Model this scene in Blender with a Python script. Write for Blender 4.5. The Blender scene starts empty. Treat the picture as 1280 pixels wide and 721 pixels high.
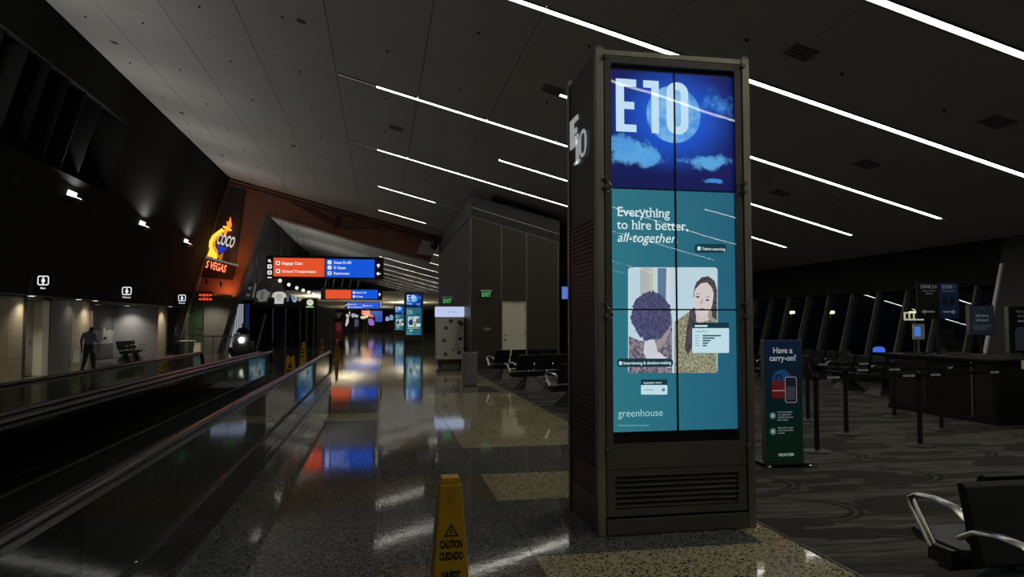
import bpy, bmesh, math, random
from mathutils import Vector, Matrix, Euler
random.seed(7)
S = bpy.context.scene
COL = S.collection

# ------------------------------------------------------------------ camera
CAM_H = 1.65
FPX = 880.0                      # focal length in pixels of the 1280 x 721 frame
PITCH = math.radians(2.7975)
YAW = math.radians(10.6073)
cam = bpy.data.cameras.new('camera')
cam.sensor_fit = 'HORIZONTAL'; cam.sensor_width = 36.0; cam.lens = FPX / 1280 * 36.0
cam.clip_start = 0.05; cam.clip_end = 600
cam_o = bpy.data.objects.new('camera', cam); COL.objects.link(cam_o)
cam_o.location = (0, 0, CAM_H)
cam_o.rotation_euler = (math.pi / 2 + PITCH, 0, -YAW)
S.camera = cam_o

# ------------------------------------------------------------------ world, exposure
w = bpy.data.worlds.new('night'); S.world = w; w.use_nodes = True
w.node_tree.nodes['Background'].inputs[0].default_value = (0.55, 0.65, 1.0, 1)
w.node_tree.nodes['Background'].inputs[1].default_value = 0.0022
S.view_settings.view_transform = 'Standard'
S.view_settings.look = 'None'
S.view_settings.exposure = 0.0
S.view_settings.gamma = 1.0
S.view_settings.use_curve_mapping = False
STRIP_L = 11.0                    # radiance of the lit ceiling strips

# ------------------------------------------------------------------ layout helper: where a sight line meets a plane of the place
_f = Vector((math.sin(YAW) * math.cos(PITCH), math.cos(YAW) * math.cos(PITCH), math.sin(PITCH)))
_r = Vector((math.cos(YAW), -math.sin(YAW), 0)); _u = _r.cross(_f); _c = Vector((0, 0, CAM_H))
def meet(x, y, n, d):
    n = Vector(n); r = _f + _r * ((x - 640) / FPX) - _u * ((y - 360.5) / FPX)
    return _c + r * ((d - n.dot(_c)) / n.dot(r))
def atY(x, y, Y): return meet(x, y, (0, 1, 0), Y)
def atZ(x, y, z=0.0): return meet(x, y, (0, 0, 1), z)
def atX(x, y, X): return meet(x, y, (1, 0, 0), X)

# ------------------------------------------------------------------ materials
def lin(c):
    return tuple(((v / 255) / 12.92 if v / 255 <= .04045 else ((v / 255 + .055) / 1.055) ** 2.4) for v in c)
MATS = {}
def pm(name, col, rough=.5, metal=0.0, var=.12, scale=6.0, bump=0.0, stretch=(1, 1, 1), spec=.5, rvar=.0):
    """procedural principled material: colour broken up by noise, optional relief"""
    if name in MATS: return MATS[name]
    m = bpy.data.materials.new(name); m.use_nodes = True; nt = m.node_tree; N = nt.nodes; L = nt.links
    b = N['Principled BSDF']
    tc = N.new('ShaderNodeTexCoord'); mp = N.new('ShaderNodeMapping'); mp.inputs['Scale'].default_value = stretch
    L.new(tc.outputs['Object'], mp.inputs[0])
    nz = N.new('ShaderNodeTexNoise'); nz.inputs['Scale'].default_value = scale; nz.inputs['Detail'].default_value = 4
    L.new(mp.outputs[0], nz.inputs['Vector'])
    mx = N.new('ShaderNodeMix'); mx.data_type = 'RGBA'
    mx.inputs['A'].default_value = (*[max(0, v * (1 - var)) for v in col], 1)
    mx.inputs['B'].default_value = (*[min(1, v * (1 + var)) for v in col], 1)
    L.new(nz.outputs['Fac'], mx.inputs['Factor']); L.new(mx.outputs['Result'], b.inputs['Base Color'])
    b.inputs['Roughness'].default_value = rough; b.inputs['Metallic'].default_value = metal
    b.inputs['Specular IOR Level'].default_value = spec
    if rvar:
        mr = N.new('ShaderNodeMapRange'); mr.inputs['To Min'].default_value = max(0, rough - rvar); mr.inputs['To Max'].default_value = rough + rvar
        L.new(nz.outputs['Fac'], mr.inputs['Value']); L.new(mr.outputs[0], b.inputs['Roughness'])
    if bump:
        bp = N.new('ShaderNodeBump'); bp.inputs['Strength'].default_value = bump; bp.inputs['Distance'].default_value = .01
        L.new(nz.outputs['Fac'], bp.inputs['Height']); L.new(bp.outputs[0], b.inputs['Normal'])
    MATS[name] = m
    return m
def em(name, col, strength=1.0, var=.03, scale=3.0, base=(0.02, 0.02, 0.02)):
    """lamps, screens and painted-in glow: emission with a little procedural unevenness"""
    if name in MATS: return MATS[name]
    m = bpy.data.materials.new(name); m.use_nodes = True; nt = m.node_tree; N = nt.nodes; L = nt.links
    b = N['Principled BSDF']; b.inputs['Base Color'].default_value = (*base, 1); b.inputs['Roughness'].default_value = .35
    tc = N.new('ShaderNodeTexCoord'); nz = N.new('ShaderNodeTexNoise'); nz.inputs['Scale'].default_value = scale
    L.new(tc.outputs['Object'], nz.inputs['Vector'])
    mx = N.new('ShaderNodeMix'); mx.data_type = 'RGBA'
    mx.inputs['A'].default_value = (*[v * (1 - var) for v in col], 1); mx.inputs['B'].default_value = (*[v * (1 + var) for v in col], 1)
    L.new(nz.outputs['Fac'], mx.inputs['Factor']); L.new(mx.outputs['Result'], b.inputs['Emission Color'])
    b.inputs['Emission Strength'].default_value = strength
    MATS[name] = m
    return m
def glass(name, tint=(1, 1, 1), ior=1.5, rough=.0, wave=0.0, wscale=2.0, refl=(1, 1, 1)):
    """thin sheet of clear glass: fresnel reflection over straight-through transmission"""
    if name in MATS: return MATS[name]
    m = bpy.data.materials.new(name); m.use_nodes = True; nt = m.node_tree; N = nt.nodes; L = nt.links
    N.remove(N['Principled BSDF']); out = N['Material Output']
    tr = N.new('ShaderNodeBsdfTransparent'); gl = N.new('ShaderNodeBsdfGlossy'); fr = N.new('ShaderNodeFresnel'); mx = N.new('ShaderNodeMixShader')
    tc = N.new('ShaderNodeTexCoord'); nz = N.new('ShaderNodeTexNoise'); nz.inputs['Scale'].default_value = wscale; nz.inputs['Detail'].default_value = 1
    L.new(tc.outputs['Object'], nz.inputs['Vector'])
    sm = N.new('ShaderNodeMix'); sm.data_type = 'RGBA'
    sm.inputs['A'].default_value = (*[v * .97 for v in tint], 1); sm.inputs['B'].default_value = (*tint, 1)
    L.new(nz.outputs['Fac'], sm.inputs['Factor']); L.new(sm.outputs['Result'], tr.inputs['Color'])
    gl.inputs['Roughness'].default_value = rough; gl.inputs['Color'].default_value = (*refl, 1); 
    gb = N.new('ShaderNodeNewGeometry'); ex = N.new('ShaderNodeMath'); ex.operation = 'MULTIPLY_ADD'; ex.inputs[1].default_value = -2.0; ex.inputs[2].default_value = 1.0; L.new(gb.outputs['Backfacing'], ex.inputs[0])
    pw = N.new('ShaderNodeMath'); pw.operation = 'POWER'; pw.inputs[0].default_value = ior; L.new(ex.outputs[0], pw.inputs[1]); L.new(pw.outputs[0], fr.inputs['IOR'])   # same reflectance from either side of the sheet
    if wave:
        bp = N.new('ShaderNodeBump'); bp.inputs['Strength'].default_value = wave; bp.inputs['Distance'].default_value = .05
        L.new(nz.outputs['Fac'], bp.inputs['Height']); L.new(bp.outputs[0], gl.inputs['Normal'])
    L.new(fr.outputs[0], mx.inputs[0]); L.new(tr.outputs[0], mx.inputs[1]); L.new(gl.outputs[0], mx.inputs[2]); L.new(mx.outputs[0], out.inputs[0])
    MATS[name] = m
    return m
def terrazzo(name, base, light, dark, rough=.06, scale=62.0):
    m = bpy.data.materials.new(name); m.use_nodes = True; nt = m.node_tree; N = nt.nodes; L = nt.links
    b = N['Principled BSDF']
    geo = N.new('ShaderNodeNewGeometry')
    v1 = N.new('ShaderNodeTexVoronoi'); v1.inputs['Scale'].default_value = scale
    v2 = N.new('ShaderNodeTexVoronoi'); v2.inputs['Scale'].default_value = scale * 1.7
    nz = N.new('ShaderNodeTexNoise'); nz.inputs['Scale'].default_value = 1.3; nz.inputs['Detail'].default_value = 3
    for n in (v1, v2, nz): L.new(geo.outputs['Position'], n.inputs['Vector'])
    def ramp(src, a, bb):
        r = N.new('ShaderNodeMapRange'); r.inputs['From Min'].default_value = a; r.inputs['From Max'].default_value = bb
        L.new(src, r.inputs['Value']); return r.outputs[0]
    s1 = N.new('ShaderNodeSeparateColor'); L.new(v1.outputs['Color'], s1.inputs[0])
    s2 = N.new('ShaderNodeSeparateColor'); L.new(v2.outputs['Color'], s2.inputs[0])
    m1 = N.new('ShaderNodeMix'); m1.data_type = 'RGBA'; m1.inputs['A'].default_value = (*base, 1); m1.inputs['B'].default_value = (*dark, 1)
    L.new(ramp(s1.outputs[0], .62, .72), m1.inputs['Factor'])
    m2 = N.new('ShaderNodeMix'); m2.data_type = 'RGBA'; m2.inputs['B'].default_value = (*light, 1)
    L.new(m1.outputs['Result'], m2.inputs['A']); L.new(ramp(s2.outputs[1], .72, .82), m2.inputs['Factor'])
    m3 = N.new('ShaderNodeMix'); m3.data_type = 'RGBA'; m3.blend_type = 'MULTIPLY'; m3.inputs['Factor'].default_value = .35
    L.new(m2.outputs['Result'], m3.inputs['A']); L.new(nz.outputs['Fac'], m3.inputs['B'])
    L.new(m3.outputs['Result'], b.inputs['Base Color'])
    # polish: slow undulation of the ground surface, slightly uneven gloss
    wv = N.new('ShaderNodeTexNoise'); wv.inputs['Scale'].default_value = 9.0; wv.inputs['Detail'].default_value = 2
    L.new(geo.outputs['Position'], wv.inputs['Vector'])
    bp = N.new('ShaderNodeBump'); bp.inputs['Strength'].default_value = .014; bp.inputs['Distance'].default_value = .02
    L.new(wv.outputs['Fac'], bp.inputs['Height']); L.new(bp.outputs[0], b.inputs['Normal'])
    rr = N.new('ShaderNodeMapRange'); rr.inputs['To Min'].default_value = rough * .6; rr.inputs['To Max'].default_value = rough * 1.5
    L.new(nz.outputs['Fac'], rr.inputs['Value']); L.new(rr.outputs[0], b.inputs['Roughness'])
    b.inputs['Specular IOR Level'].default_value = .38
    MATS[name] = m
    return m

M = dict(
    dark_metal=pm('dark bronze metal', (.125, .115, .105), .42, .35, .15, 8, .02, rvar=.08),
    post_metal=pm('brushed corner post metal', (.30, .29, .23), .36, .85, .15, 14, .02, (1, 1, .08)),
    black=pm('black plastic', (.010, .010, .011), .45, 0, .2, 10),
    bezel=pm('black screen bezel', (.004, .004, .004), .3, 0, .2, 10),
    chrome=pm('polished aluminium', (.55, .55, .5), .22, .95, .1, 12, rvar=.06),
    steel=pm('satin steel', (.33, .33, .31), .35, .9, .12, 10, rvar=.06),
    vinyl=pm('black vinyl', (.006, .006, .007), .55, 0, .25, 18, .05, spec=.3),
    vinyl_blue=pm('slate vinyl seat', (.03, .035, .05), .5, 0, .25, 18, .05),
    ceiling=pm('grey ceiling board', (.36, .358, .34), .85, 0, .10, .7, .02),
    ceiling_gap=pm('dark ceiling void', (.03, .03, .03), .9),
    upper_wall=pm('charcoal wall panel', (.012, .012, .012), .9, 0, .2, 1.2, spec=.2),
    void=pm('black void', (.003, .003, .003), .9),
    fin=pm('grey window fin', (.014, .014, .014), .8, .0, spec=.2),
    tan_tile=pm('tan wall tile', (.30, .255, .17), .45, 0, .14, 4, .02),
    grout=pm('dark grout', (.09, .08, .06), .9),
    grey_panel=pm('grey painted panel', (.13, .13, .125), .55, 0, .1, 3),
    white_panel=pm('pale wall panel', (.42, .42, .44), .6, 0, .08, 3),
    cream_door=pm('cream painted door', (.86, .82, .64), .5, 0, .04, 2),
    white_paint=pm('white paint', (.75, .75, .73), .5, 0, .05, 5),
    brown_panel=pm('dark brown laminate', (.046, .035, .023), .5, 0, .25, 3, .01, (6, 6, .6)),
    seam=pm('aluminium seam trim', (.42, .40, .34), .35, .8),
    band=pm('dark glass band', (.012, .013, .014), .4, .0),
    rust=pm('rust red painted metal', (.23, .082, .045), .55, 0, .2, 2.5, .02),
    portal_frame=pm('grey portal frame', (.20, .17, .15), .5, .3, .1, 4),
    yellow=pm('yellow safety plastic', (.62, .36, .012), .42, 0, .12, 9, .02),
    ink=pm('black printed ink', (.008, .008, .008), .6),
    rubber=pm('black rubber', (.006, .006, .006), .22, 0, .2, 20, spec=.35),
    belt=pm('black ribbed pallet belt', (.006, .006, .006), .8, 0, .3, 30, spec=.15),
    granite=pm('polished black skirt panel', (.012, .012, .012), .05, .0, .3, 4, spec=.8),
    bal_glass=glass('balustrade glass', (.55, .59, .55), 1.55, .0, .004, 1.5),
    win_glass=glass('window glass', (.75, .8, .82), 1.55),
    cover_glass=glass('wavy cover glass', (.97, .97, .97), 1.45, .0, .022, 1.6),
    strip_on=em('lit strip diffuser', (1.0, .965, .86), STRIP_L, .02),
    strip_off=em('unlit strip diffuser with painted glow', (1, .93, .8), .045, .2, 2, (.7, .68, .6)),  # faint emission paints in light spilling over from the lit strip
    lamp_on=em('lit lamp lens', (1, .98, .93), 6.0),
    white_on=em('backlit white', (.92, .96, 1.0), .95),
    exit_on=em('lit green exit letters', (.10, .75, .18), .55),
    carpet=None,
)
T_TAN = terrazzo('tan terrazzo', (.54, .465, .265), (.74, .66, .45), (.10, .085, .05), .055)
T_MID = terrazzo('olive brown terrazzo', (.24, .218, .145), (.40, .37, .27), (.08, .07, .045), .06)
T_DARK = terrazzo('slate terrazzo', (.125, .132, .132), (.28, .29, .28), (.035, .036, .036), .06)
T_BRN = terrazzo('brown terrazzo', (.165, .142, .10), (.31, .28, .20), (.05, .043, .03), .06)

def carpet_material():
    m = bpy.data.materials.new('patterned carpet'); m.use_nodes = True; nt = m.node_tree; N = nt.nodes; L = nt.links
    b = N['Principled BSDF']; b.inputs['Roughness'].default_value = .95; b.inputs['Specular IOR Level'].default_value = .15
    geo = N.new('ShaderNodeNewGeometry')
    mp = N.new('ShaderNodeMapping'); mp.inputs['Scale'].default_value = (.55, 2.2, 1); mp.inputs['Rotation'].default_value = (0, 0, math.radians(6))
    L.new(geo.outputs['Position'], mp.inputs[0])
    # long dashes with a hard end
    v = N.new('ShaderNodeTexVoronoi'); v.inputs['Scale'].default_value = 1.9; v.inputs['Randomness'].default_value = .75; v.distance = 'CHEBYCHEV'
    L.new(mp.outputs[0], v.inputs['Vector'])
    sc = N.new('ShaderNodeSeparateColor'); L.new(v.outputs['Color'], sc.inputs[0])
    # fine horizontal brush strokes
    mp2 = N.new('ShaderNodeMapping'); mp2.inputs['Scale'].default_value = (1.2, 9, 1); L.new(geo.outputs['Position'], mp2.inputs[0])
    nz = N.new('ShaderNodeTexNoise'); nz.inputs['Scale'].default_value = 1.5; nz.inputs['Detail'].default_value = 5; L.new(mp2.outputs[0], nz.inputs['Vector'])
    # crescents: rings of a regular cell pattern, cut to one side
    v3 = N.new('ShaderNodeTexVoronoi'); v3.inputs['Scale'].default_value = .78; v3.inputs['Randomness'].default_value = .15
    mp3 = N.new('ShaderNodeMapping'); mp3.inputs['Scale'].default_value = (.75, 1.15, 1); L.new(geo.outputs['Position'], mp3.inputs[0]); L.new(mp3.outputs[0], v3.inputs['Vector'])
    def mr(src, a, bb, c=0., d=1.):
        r = N.new('ShaderNodeMapRange'); r.inputs['From Min'].default_value = a; r.inputs['From Max'].default_value = bb
        r.inputs['To Min'].default_value = c; r.inputs['To Max'].default_value = d; L.new(src, r.inputs['Value']); return r.outputs[0]
    def mul(a, bb, op='MULTIPLY'):
        n = N.new('ShaderNodeMath'); n.operation = op
        for i, s in enumerate((a, bb)):
            if isinstance(s, (int, float)): n.inputs[i].default_value = s
            else: L.new(s, n.inputs[i])
        return n.outputs[0]
    ring = mul(mr(v3.outputs['Distance'], .30, .32), mr(v3.outputs['Distance'], .40, .38))
    ring2 = mul(mr(v3.outputs['Distance'], .335, .345), mr(v3.outputs['Distance'], .37, .36))
    sx = N.new('ShaderNodeSeparateXYZ'); L.new(v3.outputs['Position'], sx.inputs[0])
    sp = N.new('ShaderNodeSeparateXYZ'); L.new(mp3.outputs[0], sp.inputs[0])
    half = mr(mul(sp.outputs[0], sx.outputs[0], 'SUBTRACT'), .05, .2)
    dash = mr(sc.outputs[0], .58, .62)
    base = mr(nz.outputs['Fac'], .32, .68)
    mixa = N.new('ShaderNodeMix'); mixa.data_type = 'RGBA'; mixa.inputs['A'].default_value = (.036, .034, .030, 1); mixa.inputs['B'].default_value = (.13, .124, .108, 1); L.new(base, mixa.inputs['Factor'])
    mixb = N.new('ShaderNodeMix'); mixb.data_type = 'RGBA'; mixb.inputs['B'].default_value = (.03, .028, .025, 1); L.new(mixa.outputs['Result'], mixb.inputs['A']); L.new(mul(dash, .88), mixb.inputs['Factor'])
    mixc = N.new('ShaderNodeMix'); mixc.data_type = 'RGBA'; mixc.inputs['B'].default_value = (.014, .013, .012, 1); L.new(mixb.outputs['Result'], mixc.inputs['A']); L.new(mul(mul(ring, half), .85), mixc.inputs['Factor'])
    mixd = N.new('ShaderNodeMix'); mixd.data_type = 'RGBA'; mixd.inputs['B'].default_value = (.115, .11, .095, 1); L.new(mixc.outputs['Result'], mixd.inputs['A']); L.new(mul(mul(ring2, half), .6), mixd.inputs['Factor'])
    L.new(mixd.outputs['Result'], b.inputs['Base Color'])
    bp = N.new('ShaderNodeBump'); bp.inputs['Strength'].default_value = .3; bp.inputs['Distance'].default_value = .004
    nf = N.new('ShaderNodeTexNoise'); nf.inputs['Scale'].default_value = 220; L.new(geo.outputs['Position'], nf.inputs['Vector'])
    L.new(nf.outputs['Fac'], bp.inputs['Height']); L.new(bp.outputs[0], b.inputs['Normal'])
    return m
M['carpet'] = carpet_material()

# ------------------------------------------------------------------ mesh helpers
def wloc(o):
    v = Vector((0, 0, 0))
    while o is not None: v += o.location; o = o.parent
    return v
class MB:
    """collects shapes in scene coordinates, then links them as ONE mesh object"""
    def __init__(s): s.v = []; s.f = []; s.mi = []
    def add(s, vs, fs, mi=0):
        n = len(s.v); s.v += [Vector(p) for p in vs]; s.f += [[i + n for i in q] for q in fs]; s.mi += [mi] * len(fs); return s
    def box(s, x0, x1, y0, y1, z0, z1, mi=0):
        return s.add([(x0, y0, z0), (x1, y0, z0), (x1, y1, z0), (x0, y1, z0), (x0, y0, z1), (x1, y0, z1), (x1, y1, z1), (x0, y1, z1)],
                     [(0, 3, 2, 1), (4, 5, 6, 7), (0, 1, 5, 4), (1, 2, 6, 5), (2, 3, 7, 6), (3, 0, 4, 7)], mi)
    def hexa(s, p, mi=0):      # eight corners in the order of box()
        return s.add(p, [(0, 3, 2, 1), (4, 5, 6, 7), (0, 1, 5, 4), (1, 2, 6, 5), (2, 3, 7, 6), (3, 0, 4, 7)], mi)
    def obox(s, o, ax, ay, az, mi=0):   # corner o and three edge vectors
        o, ax, ay, az = map(Vector, (o, ax, ay, az))
        return s.hexa([o, o + ax, o + ax + ay, o + ay, o + az, o + ax + az, o + ax + ay + az, o + ay + az], mi)
    def quad(s, a, b, c, d, mi=0): return s.add([a, b, c, d], [(0, 1, 2, 3)], mi)
    def prism(s, pts, d, mi=0):         # polygon pushed along vector d
        pts = [Vector(p) for p in pts]; d = Vector(d); n = len(pts)
        return s.add(pts + [p + d for p in pts], [tuple(range(n))[::-1], tuple(range(n, 2 * n))] + [(i, (i + 1) % n, n + (i + 1) % n, n + i) for i in range(n)], mi)
    def poly(s, pts, mi=0): return s.add(pts, [tuple(range(len(pts)))], mi)
    def tube(s, path, r, n=8, mi=0, flat=1.0, up=None, closed=False):
        path = [Vector(p) for p in path]; m = len(path); rings = []
        prev = None
        for i, p in enumerate(path):
            if closed: t = path[(i + 1) % m] - path[i - 1]
            else: t = path[min(i + 1, m - 1)] - path[max(i - 1, 0)]
            t.normalize()
            a = Vector(up) if up is not None else (prev if prev is not None else (Vector((0, 0, 1)) if abs(t.z) < .9 else Vector((1, 0, 0))))
            b = t.cross(a)
            if b.length < 1e-6: b = t.cross(Vector((1, 0, 0)))
            b.normalize(); a = b.cross(t).normalized(); prev = a
            rr = r[i] if isinstance(r, (list, tuple)) else r
            rings.append([p + (a * math.sin(2 * math.pi * k / n) * flat + b * math.cos(2 * math.pi * k / n)) * rr for k in range(n)])
        vs = [q for g in rings for q in g]; fs = []
        for i in range(m if closed else m - 1):
            j = (i + 1) % m
            for k in range(n): fs.append((i * n + k, i * n + (k + 1) % n, j * n + (k + 1) % n, j * n + k))
        if not closed: fs += [tuple(range(n))[::-1], tuple((m - 1) * n + k for k in range(n))]
        return s.add(vs, fs, mi)
    def cyl(s, a, b, r, n=12, mi=0, r2=None): return s.tube([a, b], [r, r if r2 is None else r2], n, mi)
    def lathe(s, o, prof, n=16, mi=0, ax=(0, 0, 1), ux=(1, 0, 0)):
        o = Vector(o); az = Vector(ax).normalized(); axx = Vector(ux).normalized(); ay = az.cross(axx)
        vs = [o + az * h + (axx * math.cos(2 * math.pi * k / n) + ay * math.sin(2 * math.pi * k / n)) * r for r, h in prof for k in range(n)]
        fs = [(i * n + k, i * n + (k + 1) % n, (i + 1) * n + (k + 1) % n, (i + 1) * n + k) for i in range(len(prof) - 1) for k in range(n)]
        fs += [tuple(range(n))[::-1], tuple((len(prof) - 1) * n + k for k in range(n))]
        return s.add(vs, fs, mi)
    def build(s, name, mat, parent=None, smooth=None, bevel=0.0, origin=None):
        off = wloc(parent) if parent is not None else (Vector(origin) if origin is not None else Vector((0, 0, 0)))
        me = bpy.data.meshes.new(name); me.from_pydata([p - off for p in s.v], [], s.f)
        bm = bmesh.new(); bm.from_mesh(me)
        if len(s.f) > 1 and not getattr(s, 'keep', False): bmesh.ops.recalc_face_normals(bm, faces=bm.faces)
        if bevel > 0: bmesh.ops.bevel(bm, geom=[e for e in bm.edges], offset=bevel, segments=2, profile=.6, affect='EDGES', clamp_overlap=True)
        bm.to_mesh(me); bm.free()
        mats = mat if isinstance(mat, (list, tuple)) else [mat]
        for mm in mats: me.materials.append(mm)
        if len(mats) > 1 and bevel == 0:
            for p, i in zip(me.polygons, s.mi): p.material_index = i
        if smooth:
            for p in me.polygons: p.use_smooth = True
            me.set_sharp_from_angle(angle=math.radians(smooth if smooth is not True else 40))
        o = bpy.data.objects.new(name, me); COL.objects.link(o)
        if parent is not None: o.parent = parent
        elif origin is not None: o.location = off
        return o
def tag(o, label=None, cat=None, group=None, kind=None):
    if label: o['label'] = label
    if cat: o['category'] = cat
    if group: o['group'] = group
    if kind: o['kind'] = kind
    return o
def thing(name, loc, label, cat, group=None):
    o = bpy.data.objects.new(name, None); o.empty_display_size = .2; COL.objects.link(o); o.location = loc
    return tag(o, label, cat, group)
def struct(o, label=None, cat=None):
    o['kind'] = 'structure'
    if label: o['label'] = label
    if cat: o['category'] = cat
    return o
def sroot(name, label, cat):
    o = bpy.data.objects.new(name, None); o.empty_display_size = .2; COL.objects.link(o)
    return struct(o, label, cat)
def copy_tree(o, parent=None):
    c = o.copy(); COL.objects.link(c); c.parent = parent
    for ch in list(o.children): copy_tree(ch, c)
    return c
def light(kind, name, loc, energy, col=(1, 1, 1), parent=None, rot=(0, 0, 0), **kw):
    l = bpy.data.lights.new(name, kind); l.energy = energy; l.color = col
    for k, v in kw.items(): setattr(l, k, v)
    o = bpy.data.objects.new(name, l); COL.objects.link(o)
    off = wloc(parent) if parent is not None else Vector((0, 0, 0))
    o.location = Vector(loc) - off; o.rotation_euler = rot
    if parent is not None: o.parent = parent
    return o
def lettering(s, size, o, xd, yd, mat, parent, name='lettering', align='LEFT', sx=1.0, shear=0.0, bold=0.0, lift=0.0, spacing=1.0, label=None):
    """flat printed letters: o = start of the baseline, xd / yd = writing and upright directions, size = cap height"""
    cu = bpy.data.curves.new('t', 'FONT'); cu.body = s; cu.size = 1.0; cu.align_x = align; cu.shear = shear; cu.offset = bold; cu.resolution_u = 3; cu.space_character = spacing
    ob = bpy.data.objects.new('t', cu); me = bpy.data.meshes.new_from_object(ob)
    xd = Vector(xd).normalized(); yd = Vector(yd).normalized(); n = xd.cross(yd); k = size / .72
    off = wloc(parent) if parent is not None else Vector((0, 0, 0))
    for v in me.vertices: v.co = Vector(o) + xd * (v.co.x * k * sx) + yd * (v.co.y * k) + n * lift - off
    me.materials.clear(); me.materials.append(mat); me.name = name
    r = bpy.data.objects.new(name, me); COL.objects.link(r)
    if parent is not None: r.parent = parent
    if label: r['label'] = label
    bpy.data.objects.remove(ob); bpy.data.curves.remove(cu)
    return r
def rrect(w, h, r, n=4, cx=0, cy=0):
    pts = []
    for qx, qy, a0 in ((1, 1, 0), (-1, 1, 90), (-1, -1, 180), (1, -1, 270)):
        for i in range(n + 1):
            a = math.radians(a0 + 90 * i / n); pts.append((cx + qx * (w / 2 - r) + r * math.cos(a), cy + qy * (h / 2 - r) + r * math.sin(a)))
    return pts
# ================================================================== THE SETTING
CS = .26                                    # fall of the ceiling per metre towards the gates
def CZ(x): return 7.32 - CS * x
KW = .28; WX0, WZ0 = -9.9, 2.456            # leaning upper wall on the left
def WL(Y, z, off=0.0):
    n = Vector((1, 0, -KW)).normalized()
    return Vector((WX0 + KW * (z - WZ0), Y, z)) + n * off
RX0, RZ0 = 14.2, 3.62                       # leaning window wall on the right
def WR(Y, z, off=0.0):
    n = Vector((-1, 0, .26)).normalized()
    return Vector((RX0 + .26 * (z - RZ0), Y, z)) + n * off

# ---- floor
fl = sroot('floor', 'polished terrazzo concourse floor in tan and slate fields with patterned carpet at the gates', 'floor')
MB().box(-13.5, 14.5, -26, 118, -.12, -.02).build('subfloor', pm('zinc grey screed', (.16, .15, .12), .5), fl)
cols = {
    (-10.4, -4.72): [(-26, 4.95, T_BRN), (4.95, 12.3, T_MID), (12.3, 18.3, T_BRN), (18.3, 24, T_MID), (24, 30, T_MID), (30, 39.5, T_MID), (39.5, 60, T_DARK), (60, 118, T_DARK)],
    (-4.72, -1.2): [(-26, 20.3, T_DARK), (20.3, 24, T_DARK), (24, 28, T_BRN), (28, 36, T_DARK), (36, 60, T_BRN), (60, 118, T_MID)],
    (-1.2, 0.0): [(-26, 4.95, T_DARK), (4.95, 6.54, T_DARK), (6.54, 7.7, T_BRN), (7.7, 9.35, T_DARK), (9.35, 12.28, T_DARK), (12.28, 13.3, T_TAN), (13.3, 18.3, T_BRN), (18.3, 19.8, T_MID), (19.8, 27, T_BRN), (27, 29, T_MID), (29, 45, T_BRN), (45, 60, T_MID), (60, 118, T_MID)],
    (0.0, 1.09): [(-26, 3.6, T_DARK), (3.6, 4.95, T_BRN), (4.95, 6.54, T_DARK), (6.54, 7.7, T_BRN), (7.7, 9.35, T_DARK), (9.35, 14.5, T_MID), (14.5, 19.8, T_MID), (19.8, 28, T_MID), (28, 45, T_MID), (45, 118, T_MID)],
    (1.09, 2.85): [(-26, 2.4, T_DARK), (2.4, 4.95, T_TAN), (4.95, 5.74, T_DARK), (5.74, 6.54, T_DARK), (6.54, 7.7, T_TAN), (7.7, 9.35, T_DARK), (9.35, 16.7, T_TAN), (16.7, 18.3, T_DARK), (18.3, 19.8, T_TAN), (19.8, 21.0, T_DARK), (21.0, 24.0, T_TAN), (24.0, 25.6, T_DARK), (25.6, 34, T_TAN), (34, 50, T_MID), (50, 118, T_MID)],
    (2.85, 3.10): [(-26, 4.95, T_TAN), (4.95, 9.35, T_TAN), (9.35, 16.7, T_TAN), (16.7, 24.8, T_TAN), (24.8, 39, T_TAN), (39, 118, T_MID)],
    (3.10, 9.0): [(40, 60, T_MID), (60, 118, T_MID)],
}
g = .003
for (x0, x1), rows in cols.items():
    for y0, y1, mt in rows:
        MB().box(x0 + g, x1 - g, y0 + g, y1 - g, -.02, 0).build('terrazzo_panel', mt, fl)
tag(MB().box(3.10, 13.45, -26, 40, -.02, .006).build('carpet', M['carpet'], fl), 'dark patterned gate carpet')
MB().box(3.085, 3.10, -26, 24.8, -.02, .008).build('carpet_edge_trim', M['dark_metal'], fl)

# ---- ceiling
ce = sroot('ceiling', 'grey sloping ceiling of large boards with dark joints', 'ceiling')
m = MB(); X0, X1 = -8.6, 15.0
m.hexa([(X0, -26, CZ(X0) + .08), (X1, -26, CZ(X1) + .08), (X1, 118, CZ(X1) + .08), (X0, 118, CZ(X0) + .08), (X0, -26, CZ(X0) + .3), (X1, -26, CZ(X1) + .3), (X1, 118, CZ(X1) + .3), (X0, 118, CZ(X0) + .3)])
m.build('ceiling_void', M['ceiling_gap'], ce)
cx = [-8.3, -6.5, -4.75, -2.95, -1.08, .85, 2.55, 4.3, 6.1, 7.9, 9.7, 11.5, 13.2, 14.35]
ROW0, ROWD = 10.75, 6.3
g = .007
for a, b in zip(cx[:-1], cx[1:]):
    proto = None
    for k in range(-6, 17):
        if proto is None:
            mm = MB(); y0, y1 = g, ROWD - g; p, q = a + g, b - g
            mm.hexa([(p, y0, CZ(p)), (q, y0, CZ(q)), (q, y1, CZ(q)), (p, y1, CZ(p)), (p, y0, CZ(p) + .06), (q, y0, CZ(q) + .06), (q, y1, CZ(q) + .06), (p, y1, CZ(p) + .06)])
            proto = mm.build('ceiling_board', M['ceiling'], ce); o = proto
        else:
            o = proto.copy(); COL.objects.link(o); o.parent = ce
        o.location = (0, ROW0 + ROWD * k, 0)

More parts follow.
